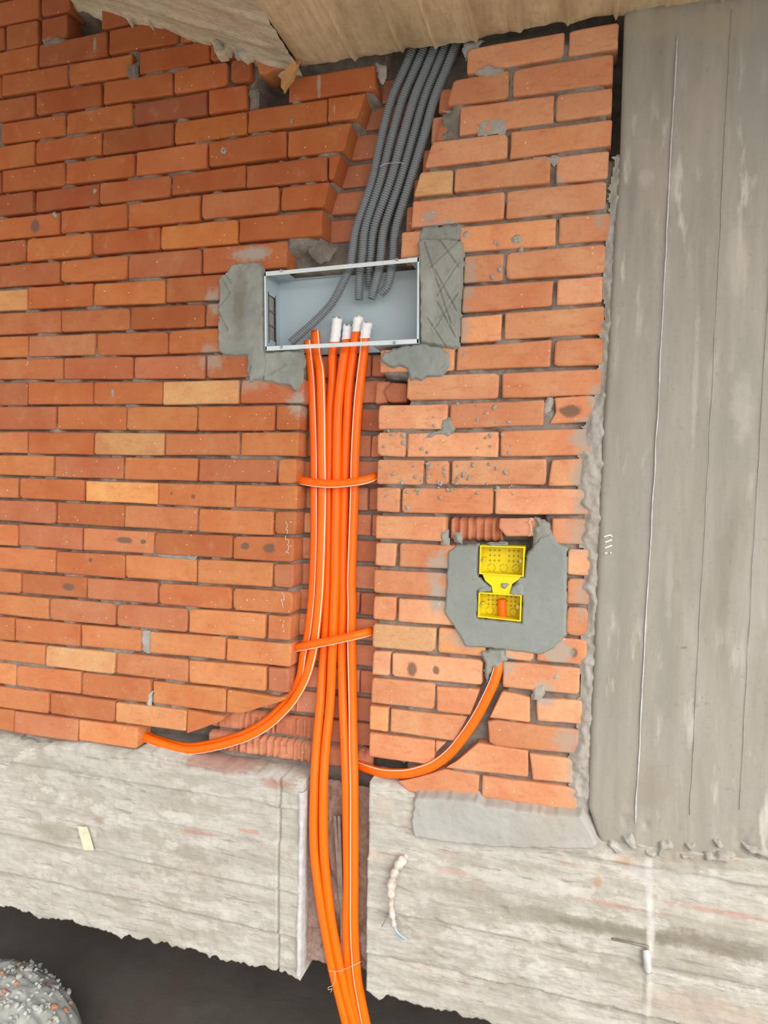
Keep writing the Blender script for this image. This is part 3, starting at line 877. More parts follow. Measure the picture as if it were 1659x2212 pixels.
def beam_piece(xa, xb, top_pts, seed, ystep=0.005):
    xs = np.arange(xa, xb, 0.0045)
    xs = np.append(xs, xb)
    r = np.random.RandomState(seed)
    zt = np.interp(xs, top_pts[:, 0], top_pts[:, 1]) + .006 * (fbm(xs, xs * 0, 40, 3) - .5)
    jag = .026 * (fbm(xs, xs * 0 + seed, 34, 4) - .5) + .010 * (fbm(xs, xs * 0 + seed, 110, 2) - .5) + .012 * (fbm(xs, xs * 0 + seed, 7, 2) - .5)
    zb = BEAM_BOT + jag
    vs = np.linspace(0, 1, 118)
    X, Vv = np.meshgrid(xs, vs, indexing='ij')
    Z = zb[:, None] + (zt - zb)[:, None] * Vv
    Y = np.full(X.shape, BY)
    off = 0
    wob = .006 * (fbm(X, X * 0 + 3, 3, 3) - .5)
    for zz, st in ((-2.247, .005), (-2.343, -.008), (-2.475, .004), (-2.60, .007)):
        Y += st * sstep(-.003, .003, zz + wob - Z)
        Y -= .005 * np.exp(-((Z - zz - wob) / .0045) ** 2) * sstep(.35, .6, fbm(X, X * 0 + zz, 9, 3))
    Y += .005 * (fbm(X, Z, 2.5, 4, 16) - .5) + .0045 * (fbm(X, Z, 9, 4, 60) - .5) + .004 * (fbm(X, Z, 60, 3) - .5)
    Y += .004 * sstep(.62, .75, fbm(X + 9, Z, 11, 3, 22)) * sstep(.4, .6, fbm(X, Z, 4, 2))
    rough_top = sstep(.05, 0.0, zt[:, None] - Z)
    Y += rough_top * .014 * (fbm(X, Z, 28, 4) - .35)
    if seed == 1:
        gxp = np.interp(Z, [-2.75, -2.2], [at(603, 2095)[0], at(610, 1680)[0]])
        Y += .012 * np.exp(-((X - gxp) / .0022) ** 4)
    else:
        lx = np.interp(Z, [-2.75, -2.2], [at(1400, 2200)[0], at(1400, 1800)[0]])
        Y -= .007 * np.exp(-((X - lx - .004 * (fbm(Z, Z, 20, 2) - .5)) / .006) ** 2) * sstep(.3, .6, fbm(Z, Z * 0, 12, 2))
    Pg = np.stack([X, Y, Z], -1)
    # bevel and skirts: underside, top ledge, end faces
    lo = Pg[:, :1].copy(); lo[..., 1] = 0.28
    hi = Pg[:, -1:].copy(); hi[..., 1] = 0.08; hi[..., 2] += .004
    Pg = np.concatenate([lo, Pg, hi], 1)
    a = Pg[:1].copy(); a[..., 1] = 0.09
    b = Pg[-1:].copy(); b[..., 1] = 0.09
    Pg = np.concatenate([a, Pg, b], 0)
    return grid_mesh(Pg)


tl = xz([(-300, 1560), (0, 1597), (60, 1612), (165, 1612), (270, 1630), (300, 1618), (360, 1632), (430, 1652), (500, 1668), (560, 1676), (610, 1684), (660, 1694)], BY)
tr = xz([(793, 1688), (850, 1700), (880, 1716), (950, 1740), (1100, 1770), (1270, 1790), (1300, 1822), (1350, 1822), (1450, 1838), (1560, 1850), (1659, 1862), (1900, 1890)], BY)
xl0 = at(650, 1900, BY)[0]; xr0 = at(794, 1900, BY)[0]
cb = np.stack(np.meshgrid(np.arange(xl0 - .004, xr0 + .02, .004), np.arange(BEAM_BOT + .022, BEAM_TOP + .02, .004), indexing='ij'), -1)
CX, CZ = cb[..., 0], cb[..., 1]
CY = .030 + .020 * (fbm(CX, CZ, 14, 4) - .5) + .010 * (fbm(CX, CZ, 60, 3) - .5) + .012 * sstep(.55, .7, fbm(CX, CZ, 20, 3, 10))
Pc = np.stack([CX, CY, CZ], -1)
lo = Pc[:, :1].copy(); lo[..., 1] = .28; lo[..., 2] += .01
Pc = np.concatenate([lo, Pc], 1)
beam = mesh_obj('concrete_beam', *merge([beam_piece(-1.5, xl0, tl, 1), beam_piece(xr0, 2.0, tr, 2)]), M['beam'], smooth=False)
beam.data.polygons.foreach_set('use_smooth', [True] * len(beam.data.polygons))
tag(beam, 'pale board-marked concrete beam with ragged lower edge under the bricks', 'beam', kind='structure')
ch = mesh_obj('channel_back', *grid_mesh(Pc), M['channel'], beam, smooth=True)
ch['label'] = 'rough reddish concrete at the back of the sawn channel'
# broken arris left of the channel, bright light from the right painted white
zz = np.arange(BEAM_BOT + .01, BEAM_TOP - .0, .004)
prof = [(-.012, BY - .0035), (-.006, BY - .005), (0.002, BY - .004), (.004, BY + .006), (.0055, .006)]
Ze, _ = np.meshgrid(zz, range(5), indexing='ij')
Pe = np.zeros((len(zz), 5, 3))
for k, (dx, y) in enumerate(prof):
    Pe[:, k, 0] = xl0 + dx + (.012 * (fbm(zz, zz * 0 + 2, 30, 3) - .5) if k < 2 else 0.002 * (fbm(zz, zz * 0 + k, 40, 2) - .5))
    Pe[:, k, 1] = y + (.004 * (fbm(zz, zz * 0 + 5 + k, 50, 3) - .5)) + (.008 if k == 0 else 0)
    Pe[:, k, 2] = zz
v, f = grid_mesh(Pe); f = [q[::-1] for q in f]
o = mesh_obj('broken_edge', v, f, M['whiteedge'], beam, smooth=True); o['label'] = 'broken edge of the beam channel, bright side light painted in as white'
# chips of pale concrete where the column meets the beam
for s, pl in enumerate(([(1340, 1795), (1365, 1790), (1372, 1812), (1385, 1826), (1362, 1830), (1345, 1812)], [(1418, 1808), (1445, 1805), (1462, 1822), (1440, 1832), (1425, 1850), (1416, 1830)],
                        [(1470, 1815), (1500, 1806), (1512, 1822), (1490, 1834)], [(1530, 1805), (1560, 1802), (1565, 1822), (1545, 1830)], [(1600, 1812), (1659, 1822), (1700, 1840), (1650, 1850), (1610, 1835)],
                        [(1385, 1822), (1420, 1830), (1416, 1850), (1392, 1846)], [(1462, 1834), (1496, 1836), (1500, 1856), (1470, 1852)], [(1512, 1828), (1548, 1834), (1590, 1832), (1600, 1850), (1560, 1858), (1520, 1850)], [(1318, 1800), (1340, 1812), (1350, 1836), (1326, 1840), (1306, 1826)])):
    patch('concrete_chip', pl, M['cement_old'], .012, None, res=.003, seed=60 + s, lump=.005, jag=5, parent=beam, base=-.012, edge=.006, ramp=.009)

# ================================================================== column
us = np.concatenate([np.arange(0, .02, .003), np.arange(.02, .75, .0055)])
zs = np.arange(BEAM_TOP - .035, CEIL + .04, .007)
U, Zc = np.meshgrid(us, zs, indexing='ij')
xe = column_x(Zc)
Xc = xe + U * (1 + 0.0 * Zc)
def lx(pts):
    q = xz(pts)[::-1]
    return np.interp(Zc, q[:, 1], q[:, 0])
l1 = lx([(1463, 80), (1440, 500), (1420, 900), (1395, 1350), (1372, 1780)])
l2 = lx([(1580, 20), (1535, 900), (1490, 1760)])
l3 = lx([(1760, 20), (1700, 900), (1640, 1760)])
Yc = np.full(U.shape, -.012)
n1 = fbm(Zc, Zc * 0 + 4, 18, 4)
for l, st, rg in ((l1, -.0008, .002), (l2, .0006, .0012), (l3, -.0006, .0012)):
    Yc += st * sstep(-.002, .002, Xc - l)
    Yc -= rg * np.exp(-((Xc - l - .004 * (n1 - .5)) / .0035) ** 2) * (0.25 + sstep(.35, .65, n1))
Yc += .0012 * (fbm(Xc, Zc, 12, 4, 1.5) - .5) + .0018 * (fbm(Xc, Zc, 60, 3, 6) - .5) + .006 * np.exp(-U / .004) + .004 * np.exp(-U / .006) * fbm(U, Zc, 40, 3)
Yc += .010 * sstep(.70, .80, fbm(Xc, Zc, 20, 3)) * sstep(BEAM_TOP + .10, BEAM_TOP, Zc)
Pcx = np.stack([Xc, Yc, Zc], -1)
a = Pcx[:1].copy(); a[..., 1] = .15
Pcx = np.concatenate([a, Pcx], 0)
bv, bf = boxmesh(float(column_x(-1.2)) + .03, 2.0, .02, .15, BEAM_TOP, CEIL)
column = mesh_obj('concrete_column', *merge([grid_mesh(Pcx), (bv, bf)]), M['column'])
for nm, pl, w_ in (('board_fin', [(1463, 80), (1458, 170), (1440, 500), (1420, 900), (1395, 1350), (1372, 1780)], .0015), ('board_fin', [(1580, 20), (1535, 900), (1490, 1760)], .0006),
                   ('board_fin', [(1669, 500), (1630, 1150), (1598, 1750)], .0006)):
    pw = catmull([at(p[0], p[1], -.0142) for p in pl], .02)
    tt = np.arange(len(pw)) * .02
    pw[:, 0] += .004 * (fbm(tt, tt * 0 + 1, 14, 3) - .5)
    o = mesh_obj(nm, *tube_mesh(pw, w_ * (.5 + 1.2 * fbm(tt, tt * 0, 25, 3)), 6, hollow=False), M['whiteedge' if w_ > .001 else 'cement_old'], column, smooth=True)
    recenter(o)
column.data.polygons.foreach_set('use_smooth', [True] * (len(column.data.polygons) - 6) + [False] * 6)
tag(column, 'grey concrete column with vertical board marks right of the brick wall', 'column', kind='structure')
for k, pts in enumerate(([(1304, 1160), (1318, 1156), (1322, 1160)], [(1306, 1172), (1322, 1166)], [(1306, 1184), (1322, 1178)], [(1306, 1196), (1312, 1194)], [(1317, 1195), (1321, 1194)])):
    pw = catmull([at(p[0], p[1], -.0135) for p in pts], .003) if len(pts) > 1 else None
    v, f = tube_mesh(pw, .0022, 6, hollow=False)
    v = np.array(v); v[:, 1] = -.0125 + (v[:, 1] + .0125) * .5
    o = mesh_obj('chalk_mark', v, f, M['chalk'], column, smooth=True); recenter(o)

# ================================================================== landing soffit and stair flight
bx_ = [at(p[0], p[1])[0] for p in ((683, 142), (768, 133), (870, 120), (940, 108), (1028, 87), (1124, 72), (1224, 58), (1330, 40))]
bx_ = [KINK - .0] + bx_[1:] + [bx_[-1] + .11 * k for k in range(1, 9)]
xs = np.arange(KINK, 2.0, .006); ys = np.concatenate([np.arange(0.0, -.6, -.012), np.arange(-.6, -2.55, -.06)])
XX, YY = np.meshgrid(xs, ys, indexing='ij')
ZZ = np.full(XX.shape, CEIL)
rr = random.Random(4)
for k, b in enumerate(bx_[1:]):
    ZZ += rr.choice((-.004, -.003, .003, .004)) * sstep(-.0015, .0015, XX - b)
    ZZ -= .014 * np.exp(-((XX - b) / .0028) ** 2) * (.3 + fbm(YY, YY * 0 + k, 10, 3))
ZZ += .004 * (fbm(XX, YY, 30, 4, 3) - .5) + .003 * (fbm(XX, YY, 50, 3, 50) - .5)
ZZ += .012 * np.exp((YY) / .02) * (fbm(XX, YY, 25, 3) - .2)
v, f = grid_mesh(np.stack([XX, YY, ZZ], -1)); f = [q[::-1] for q in f]
bv, bf = boxmesh(KINK, 2.0, -2.5, 0.0, CEIL + .03, CEIL + .16)
ceil_o = mesh_obj('ceiling', *merge([(v, f), (bv, bf)]), M['ceiling'])
tag(ceil_o, 'tan board-marked concrete underside of the stair landing', 'ceiling', kind='structure')
ss = np.arange(0, 1.75, .007); ys = np.concatenate([np.arange(0.03, -.6, -.008), np.arange(-.6, -2.05, -.05)])
SS, YY = np.meshgrid(ss, ys, indexing='ij')
d_ = .010 * (fbm(SS, YY, 2.5, 4, 24) - .5) + .007 * (fbm(SS, YY, 10, 3, 70) - .5)
for b in (-.085, -.19, -.30, -.42):
    d_ -= .006 * np.exp(-((YY - b) / .004) ** 2)
    d_ += rr.choice((-.004, .004)) * sstep(-.002, .002, YY - b)
d_ -= .014 * np.exp(YY / .03) * fbm(SS, YY, 20, 3)
XXs = KINK - SS; ZZs = CEIL + SS * SLOPE + d_
v, f = grid_mesh(np.stack([XXs, YY, ZZs], -1))
up = [(KINK, .03, CEIL + .02), (KINK, -2.0, CEIL + .02), (KINK - 1.75, -2.0, CEIL + .02 + 1.75 * SLOPE), (KINK - 1.75, .03, CEIL + .02 + 1.75 * SLOPE)]
tp = [(x, y, z + .16) for x, y, z in up]
stair = mesh_obj('stair_flight', *merge([(v, f), hexa(up, tp)]), M['stair'])
stair.data.polygons.foreach_set('use_smooth', [True] * len(f) + [False] * 6)
tag(stair, 'rough concrete underside of the stair flight sloping up to the left', 'stair', kind='structure')
# ragged concrete squeezed out along the wall
edge_px = [(180, -14), (215, 10), (240, 28), (248, 26), (268, 36), (286, 62), (296, 50), (312, 50), (333, 66), (345, 48), (360, 66), (376, 72), (382, 62), (402, 68), (422, 84), (432, 76), (452, 88), (462, 98), (468, 118), (480, 134), (496, 130),
           (506, 118), (522, 128), (536, 138), (556, 130), (580, 140), (604, 134), (632, 146), (648, 132), (655, 112), (600, 90), (500, 66), (400, 36), (300, 6), (240, -20)]
patch('concrete_drip', edge_px, M['stair'], .018, 'ragged concrete drips squeezed out under the stair flight', res=.003, seed=71, jag=3, lump=.005, parent=stair, ramp=.005, base=-.004)
patch('concrete_drip', [(466, 95), (482, 92), (500, 98), (500, 120), (488, 130), (476, 122)], M['cement_old'], .030, 'round pale concrete drip under the stair flight', res=.003, seed=73, lump=.006, parent=stair, ramp=.012, base=-.004)
patch('concrete_drip', [(504, 112), (548, 112), (545, 128), (530, 130), (515, 132)], M['cement_old'], .022, None, res=.003, seed=74, lump=.008, parent=stair, ramp=.012, base=-.004)

# wood splinter stuck in the corner
wp = xz([(644, 106), (652, 112), (660, 112), (652, 130), (642, 150), (634, 172), (622, 194), (616, 205), (613, 196), (608, 190), (612, 168), (622, 150), (634, 126)], -.03)
n = len(wp)
yy = [-.045 + .02 * math.sin(k) * .3 for k in range(n)]
V = [(p[0], -.036 + .01 * math.sin(k * 1.7) * .5, p[1]) for k, p in enumerate(wp)] + [(p[0] + .001, -.030 + .01 * math.sin(k * 1.7) * .5, p[1]) for k, p in enumerate(wp)]
Fc = [tuple(range(n)), tuple(range(2 * n - 1, n - 1, -1))] + [(k, n + k, n + (k + 1) % n, (k + 1) % n) for k in range(n)]
o = mesh_obj('wood_splinter', V, Fc, M['wood']); recenter(o)
tag(o, 'light brown wood splinter hanging where the stair meets the landing', 'wood piece')

# ================================================================== sheet steel enclosure
FY = -.010
TL, TR, BR_, BL = (at(*p, FY) for p in ((571, 588), (905, 556), (904, 741), (573, 757)))
DEP = .092
back = lambda p, d=DEP: p + np.array([0, d, 0])
box = empty('electrical_enclosure', tuple((BL + BR_) / 2))
tag(box, 'open pale grey sheet steel electrical enclosure set into the brick wall', 'enclosure')


def lerp(a, b, t): return a + (b - a) * t


def plate(name, q, nrm, th, mat, label=None, parent=None):
    nrm = np.array(nrm) * th
    v, f = hexa([tuple(p) for p in q], [tuple(p + nrm) for p in q])
    o = mesh_obj(name, v, f, mat)
    recenter(o)
    p_ = parent or box
    o.parent = p_
    o.matrix_parent_inverse = Matrix.Translation(Vector(p_.matrix_world.translation if p_ is box else p_.location)).inverted() if p_ is box else Matrix()
    if p_ is not box:
        o.parent = p_
    if label: o['label'] = label
    return o


bpy.context.view_layer.update()
plate('back_panel', [back(TL), back(TR), back(BR_), back(BL)], (0, 1, 0), .0015, M['steel'])
# left side with its long knockout slot
sl = lambda u, w: back(lerp(TL, BL, w), u * DEP)
for (u0, u1, w0, w1) in ((0, .25, 0, 1), (.72, 1, 0, 1), (.25, .72, 0, .25), (.25, .72, .83, 1)):
    plate('side_panel', [sl(u0, w0), sl(u1, w0), sl(u1, w1), sl(u0, w1)], (-1, 0, 0), .0012, M['steel'])
for w in (.44, .63):
    plate('knockout_bridge', [sl(.25, w), sl(.72, w), sl(.72, w + .012), sl(.25, w + .012)], (-1, 0, 0), .0012, M['iron'])
for u in (.25, .72):
    plate('slot_edge', [sl(u - .015, .22), sl(u + .015, .22), sl(u + .015, .88), sl(u - .015, .88)], (1, 0, 0), .0008, M['darkhole'])
o = plate('slot_fill', [sl(.2, .2) - np.array([.006, 0, 0]), sl(.77, .2) - np.array([.006, 0, 0]), sl(.77, .88) - np.array([.006, 0, 0]), sl(.2, .88) - np.array([.006, 0, 0])], (-1, 0, 0), .002, M['cement_old'], 'rubble seen through the side slot')
sr = lambda u, w: back(lerp(TR, BR_, w), u * DEP)
plate('side_panel', [sr(0, 0), sr(1, 0), sr(1, 1), sr(0, 1)], (1, 0, 0), .0012, M['steel'])
stp = lambda u, w: back(lerp(TL, TR, w), u * DEP)
plate('top_panel', [stp(0, 0), stp(0, .13), stp(1, .13), stp(1, 0)], (0, 0, 1), .0012, M['steel'])
plate('top_panel', [stp(0, .93), stp(0, 1), stp(1, 1), stp(1, .93)], (0, 0, 1), .0012, M['steel'])
plate('top_panel', [stp(.86, .13), stp(.9, .5), stp(1, .5), stp(1, .13)], (0, 0, 1), .0012, M['steel'])
sb = lambda u, w: back(lerp(BL, BR_, w), u * DEP)
plate('bottom_panel', [sb(0, 0), sb(1, 0), sb(1, .22), sb(0, .22)], (0, 0, -1), .0012, M['steel'])
plate('bottom_panel', [sb(0, .71), sb(1, .71), sb(1, 1), sb(0, 1)], (0, 0, -1), .0012, M['steel'])
dz = np.array([0, 0, .0105])
plate('rim_strip', [TL, TR, TR - dz, TL - dz], (0, .0, 0) if False else (0, 1, 0), .0015, M['steel_rim'], 'white upper lip of the enclosure')
plate('rim_strip', [BL + dz, BR_ + dz, BR_, BL], (0, 1, 0), .0015, M['steel_rim'], 'white lower lip of the enclosure')
dx = np.array([.004, 0, 0])
plate('rim_strip', [TL, TL + dx, BL + dx, BL], (0, 1, 0), .0014, M['steel_rim'])
plate('rim_strip', [TR - dx, TR, BR_, BR_ - dx], (0, 1, 0), .0014, M['steel_rim'])


def disc(name, c, r, h, mat, parent, label=None, n=12):
    V = []
    for q, y in ((1, 0), (1, -h * .6), (.75, -h)):
        V += [(c[0] + r * q * math.cos(k / n * 6.2832), c[1] + y, c[2] + r * q * math.sin(k / n * 6.2832)) for k in range(n)]
    Fc = [(a * n + k, a * n + (k + 1) % n, (a + 1) * n + (k + 1) % n, (a + 1) * n + k) for a in range(2) for k in range(n)] + [tuple(2 * n + k for k in range(n))]
    o = mesh_obj(name, V, Fc, mat, smooth=False); recenter(o)
    o.parent = parent
    o.matrix_parent_inverse = Matrix.Translation(parent.location).inverted()
    return o


for p in ((608, 585), (858, 561), (608, 750), (852, 740)):
    disc('screw', at(p[0], p[1], FY), .0038, .004, M['screw'], box)


# ================================================================== conduits
def path3(pts, dflt):
    return [at(p[0], p[1], p[2] if len(p) > 2 else dflt) for p in pts]


def orange_tube(name, pts, Y, label, r=.0122, stripe=None, group=None, tape=None, ends=(True, True), cat='conduit'):
    path = catmull(path3(pts, Y), .010)
    v, f = tube_mesh(path, r, 18, True, ends)
    if stripe is None and tape is None:
        o = mesh_obj(name, v, f, M['orange'], smooth=True); recenter(o); tag(o, label, cat, group); return o
    root = empty(name, tuple(path[-1]))
    tag(root, label, cat, group)
    o = mesh_obj('tube', v, f, M['orange'], smooth=True); adopt(o, root)
    if stripe is not None:
        th, w = stripe
        s = mesh_obj('stripe', *strip_mesh(path, r, th, w), M['stripe'], smooth=True); adopt(s, root)
        s['label'] = 'thin white printed line'
    if tape:
        L = np.concatenate([[0], np.cumsum(np.linalg.norm(np.diff(path, axis=0), axis=1))])
        k = int(np.searchsorted(L, tape)) + 1
        seg = catmull(path[:k + 1][::2], .004)
        T, N, S = frames(seg)
        seg = np.concatenate([[seg[0] - T[0] * .006], seg]); T, N, S = frames(seg)
        ang = np.arange(18) / 18 * 6.2832
        rows = []
        for i in range(len(seg)):
            rad = r + .0013 + .0006 * math.sin(i * 1.3)
            q = seg[i] + rad * (np.cos(ang)[:, None] * N[i] + np.sin(ang)[:, None] * S[i])
            if i == 0: q = q - T[i] * np.array([random.uniform(-.004, .007) for _ in ang])[:, None] + 0
            if i == len(seg) - 1: q = q + T[i] * (.003 * np.sin(ang + 1))[:, None]
            rows.append(q)
        inn = seg[1] + (r * .9) * (np.cos(ang)[:, None] * N[1] + np.sin(ang)[:, None] * S[1]) + T[1] * .02
        Pt = np.stack([inn] + rows); Pt = np.concatenate([Pt, Pt[:, :1]], 1)
        t_ = mesh_obj('tape_wrap', *grid_mesh(Pt), M['tape'], smooth=True); adopt(t_, root)
        t_['label'] = 'torn white tape around the open end'
    return root


G = 'orange conduits running down the channel'
orange_tube('orange_conduit', [(665, 738, .055), (668, 765, .05), (674, 822), (677, 890), (680, 981), (680, 1071), (680, 1162), (677, 1252), (673, 1310), (666, 1370), (657, 1410), (649, 1461, .042), (631, 1498, .043), (605, 1531, .043), (571, 1561, .043), (523, 1588, .043), (458, 1607, .043), (398, 1613, .044), (335, 1596, .053), (290, 1574, .075), (255, 1555, .10)], .044,
            'leftmost orange conduit in the channel, bending left behind its twin', stripe=(-.75, .0015), group=G)
orange_tube('orange_conduit', [(681, 716, .06), (685, 765, .05), (692, 805), (695, 890), (696, 981), (697, 1071), (695, 1162), (692, 1252), (688, 1310), (682, 1370), (676, 1410), (662, 1461), (638, 1506), (611, 1538), (578, 1567), (530, 1593), (460, 1613), (400, 1619), (335, 1601, .03), (297, 1583, .05), (255, 1560, .09)], .030,
            'second orange conduit from the left, curving left into the hole above the beam', stripe=(-1.0, .0016), group=G)
orange_tube('orange_conduit', [(728, 692, .050), (724, 731, .052), (719, 762), (718, 822), (713, 890), (712, 981), (710, 1071), (710, 1162), (708, 1252), (706, 1310), (703, 1370), (698, 1431), (692, 1521, .035), (684, 1612, .02), (679, 1702, .004), (678, 1820, -.002), (687, 1911, -.004), (701, 2001, -.002), (718, 2092, .004), (733, 2152, .01), (748, 2212, .014), (775, 2330, .02)], .052,
            'orange conduit with tall torn tape end, leftmost of the four hanging below the beam', tape=.042, group=G)
orange_tube('orange_conduit', [(751, 708, .066), (749, 735, .062), (744, 762), (736, 822), (730, 890), (728, 981), (727, 1071), (725, 1162), (724, 1252), (722, 1310), (720, 1370), (717, 1431), (713, 1521, .035), (704, 1612, .02), (699, 1702, .004), (699, 1820, .0), (706, 1911, .0), (718, 2001, .002), (736, 2092, .008), (749, 2152, .013), (765, 2212, .017), (793, 2330, .025)], .038,
            'orange conduit whose short taped end stands behind the others, second of the four below', tape=.028, group=G)
orange_tube('orange_conduit', [(774, 690, .048), (771, 716, .05), (763, 762), (754, 837), (751, 890), (747, 981), (744, 1071), (742, 1162), (741, 1252), (741, 1310), (739, 1370), (739, 1431), (741, 1521, .04), (745, 1612, .024), (748, 1702, .008), (750, 1820, .004), (751, 1911, .004), (749, 2001, .006), (754, 2092, .012), (763, 2152, .018), (777, 2212, .022), (805, 2330, .03)], .050,
            'orange conduit with the highest taped end, third of the four hanging below', tape=.020, group=G)
orange_tube('orange_conduit', [(793, 703, .036), (789, 725, .038), (786, 762), (777, 837), (772, 890), (767, 981), (765, 1071), (762, 1162), (759, 1252), (760, 1310), (759, 1370), (760, 1431), (762, 1521, .036), (763, 1612, .02), (765, 1702, .004), (765, 1820, -.002), (765, 1911, -.002), (765, 2001, 0), (770, 2092, .006), (779, 2152, .012), (791, 2212, .016), (818, 2330, .024)], .037,
            'rightmost orange conduit in the channel, a white line along its front', stripe=(.62, .0015), tape=.022, group=G)
orange_tube('orange_conduit', [(735, 1632, .09), (774, 1652, .055), (822, 1668, .02), (867, 1671, .004), (895, 1667, 0), (934, 1654, -.002), (971, 1627, -.002), (1001, 1591, -.002), (1028, 1551, -.002), (1049, 1512, -.002), (1067, 1473, 0), (1078, 1437, .008), (1084, 1400, .025)], 0,
            'single orange conduit sweeping right and up to the cement plate', stripe=(-1.0, .0012), r=.0125)
orange_tube('conduit_stub', [(1084, 1294, .020), (1085, 1315, .020), (1086, 1352, .024)], .02, 'short orange conduit end inside the lower yellow box', r=.0112)
GB = 'orange conduit braces across the channel'
orange_tube('conduit_brace', [(646, 1036, .042), (660, 1040, .022), (690, 1044, .004), (725, 1045, .0), (775, 1040, .002), (800, 1034, .018), (811, 1030, .036)], 0, 'upper orange conduit piece wedged across the bundle', stripe=(.95, .0016), r=.0115, group=GB)
orange_tube('conduit_brace', [(637, 1399, .042), (650, 1397, .022), (676, 1392, .002), (716, 1384, -.002), (762, 1374, .0), (790, 1367, .018), (802, 1363, .036)], 0, 'lower orange conduit piece wedged slanting across the bundle', stripe=(.95, .0016), r=.0115, group=GB)


def grey_tube(pts, Y, label, r=.0118):
    base = catmull(path3(pts, Y), .003)
    L = np.concatenate([[0], np.cumsum(np.linalg.norm(np.diff(base, axis=0), axis=1))])
    pitch = .0060
    n = int(L[-1] / pitch)
    s = np.concatenate([np.array([0, .26, .52, .62, .90]) * pitch + k * pitch for k in range(n)])
    path = np.stack([np.interp(s, L, base[:, k]) for k in range(3)], 1)
    rad = np.tile([r * .97, r, r * .97, r * .74, r * .74], n)
    # smooth centre line before offsetting the rings
    v, f = tube_mesh(path, rad, 16, True)
    o = mesh_obj('corrugated_conduit', v, f, M['grey_plastic'], smooth=False)
    o.data.polygons.foreach_set('use_smooth', [True] * len(o.data.polygons))
    recenter(o)
    tag(o, label, 'conduit', 'grey corrugated conduits entering the enclosure from above')


grey_tube([(628, 741, .020), (656, 716, .022), (680, 695, .024), (716, 656, .028), (741, 611, .030), (756, 576, .03), (762, 540, .03), (771, 490, .03), (804, 392, .03), (824, 300, .03), (846, 215, .032), (874, 150, .036), (895, 100, .045), (912, 50, .06)], .03,
          'leftmost grey corrugated conduit, its end curving down to the left inside the enclosure')
grey_tube([(775, 647, .045), (777, 596, .04), (783, 551, .034), (790, 490, .03), (822, 392, .028), (846, 300, .026), (870, 215, .03), (897, 150, .036), (918, 100, .045), (934, 50, .06)], .03,
          'second grey corrugated conduit from the left, ending straight above the taped conduits')
grey_tube([(798, 618, .06), (798, 581, .052), (801, 551, .044), (809, 490, .034), (843, 392, .024), (869, 300, .020), (894, 215, .024), (920, 150, .034), (940, 100, .045), (955, 50, .06)], .03,
          'middle grey corrugated conduit, its end hidden behind the neighbour in the enclosure')
grey_tube([(802, 645, .028), (810, 617, .03), (819, 581, .034), (823, 551, .034), (831, 490, .034), (864, 392, .030), (891, 300, .028), (916, 215, .032), (942, 150, .040), (962, 100, .05), (976, 50, .06)], .03,
          'fourth grey corrugated conduit from the left with its open end facing out')
grey_tube([(822, 636, .03), (837, 617, .032), (846, 581, .034), (850, 551, .033), (856, 490, .030), (886, 392, .024), (914, 300, .022), (938, 215, .026), (964, 150, .034), (984, 100, .045), (1000, 50, .06)], .03,
          'rightmost grey corrugated conduit, ending short at a slant in the enclosure')


def wire(name, pts, Y, r, mat, label, cat):
    v, f = tube_mesh(catmull(path3(pts, Y), .004), r, 6, hollow=False)
    o = mesh_obj(name, v, f, M[mat], smooth=True); recenter(o)
    return tag(o, label, cat)


wire('binding_wire', [(820, 360), (832, 354), (850, 352), (864, 351), (872, 354)], .006, .0007, 'wire', 'thin pale wire across the grey corrugated conduits', 'wire')
tw = empty('tie_wire', tuple(at(711, 2096, .01)))
tag(tw, 'thin wire tied around the four orange conduits below the beam', 'wire')
for pts in ([(708, 2094, .004), (712, 2097, -.009), (730, 2098, -.008), (745, 2093, -.004), (760, 2087, -.008), (776, 2079, -.005), (781, 2076, .006)], [(723, 2098, -.010), (724, 2112, -.011), (719, 2128, -.010), (709, 2133, -.010), (710, 2138, -.010), (717, 2136, -.010), (714, 2144, -.010)]):
    v, f = tube_mesh(catmull(path3(pts, 0), .004), .0008, 6, hollow=False)
    adopt(mesh_obj('wire_strand', v, f, M['wire'], smooth=True), tw)


def flat_strip(pts, w, label):
    pw = catmull(path3(pts, .05), .02)
    n = len(pw)
    V = []
    for p in pw:
        V += [p + np.array([-w, 0, 0]), p + np.array([w, -.001, 0]), p + np.array([w, .003, 0]), p + np.array([-w, .004, 0])]
    Fc = [(4 * i + j, 4 * i + (j + 1) % 4, 4 * (i + 1) + (j + 1) % 4, 4 * (i + 1) + j) for i in range(n - 1) for j in range(4)] + [(0, 3, 2, 1), tuple(4 * (n - 1) + j for j in range(4))]
    o = mesh_obj('steel_strip', V, Fc, M['iron']); recenter(o)
    tag(o, label, 'steel strip', 'steel strips in the beam channel')


flat_strip([(723, 1762, .022), (727, 1820, .016), (732, 1900, .014), (735, 1950, .014)], .0042, 'short dull steel strip at the back of the beam channel')
flat_strip([(732, 1762, .020), (735, 1850, .013), (738, 1950, .010), (739, 2040, .010), (739, 2091, .010)], .0044, 'long dull steel strip reaching the bottom of the beam channel')

# ================================================================== yellow wall boxes
YY0 = -.0105
jb = empty('junction_box', tuple(at(1082, 1340, 0)))
tag(jb, 'yellow plastic double wall box with a bridge, set in the smooth cement plate', 'junction box')


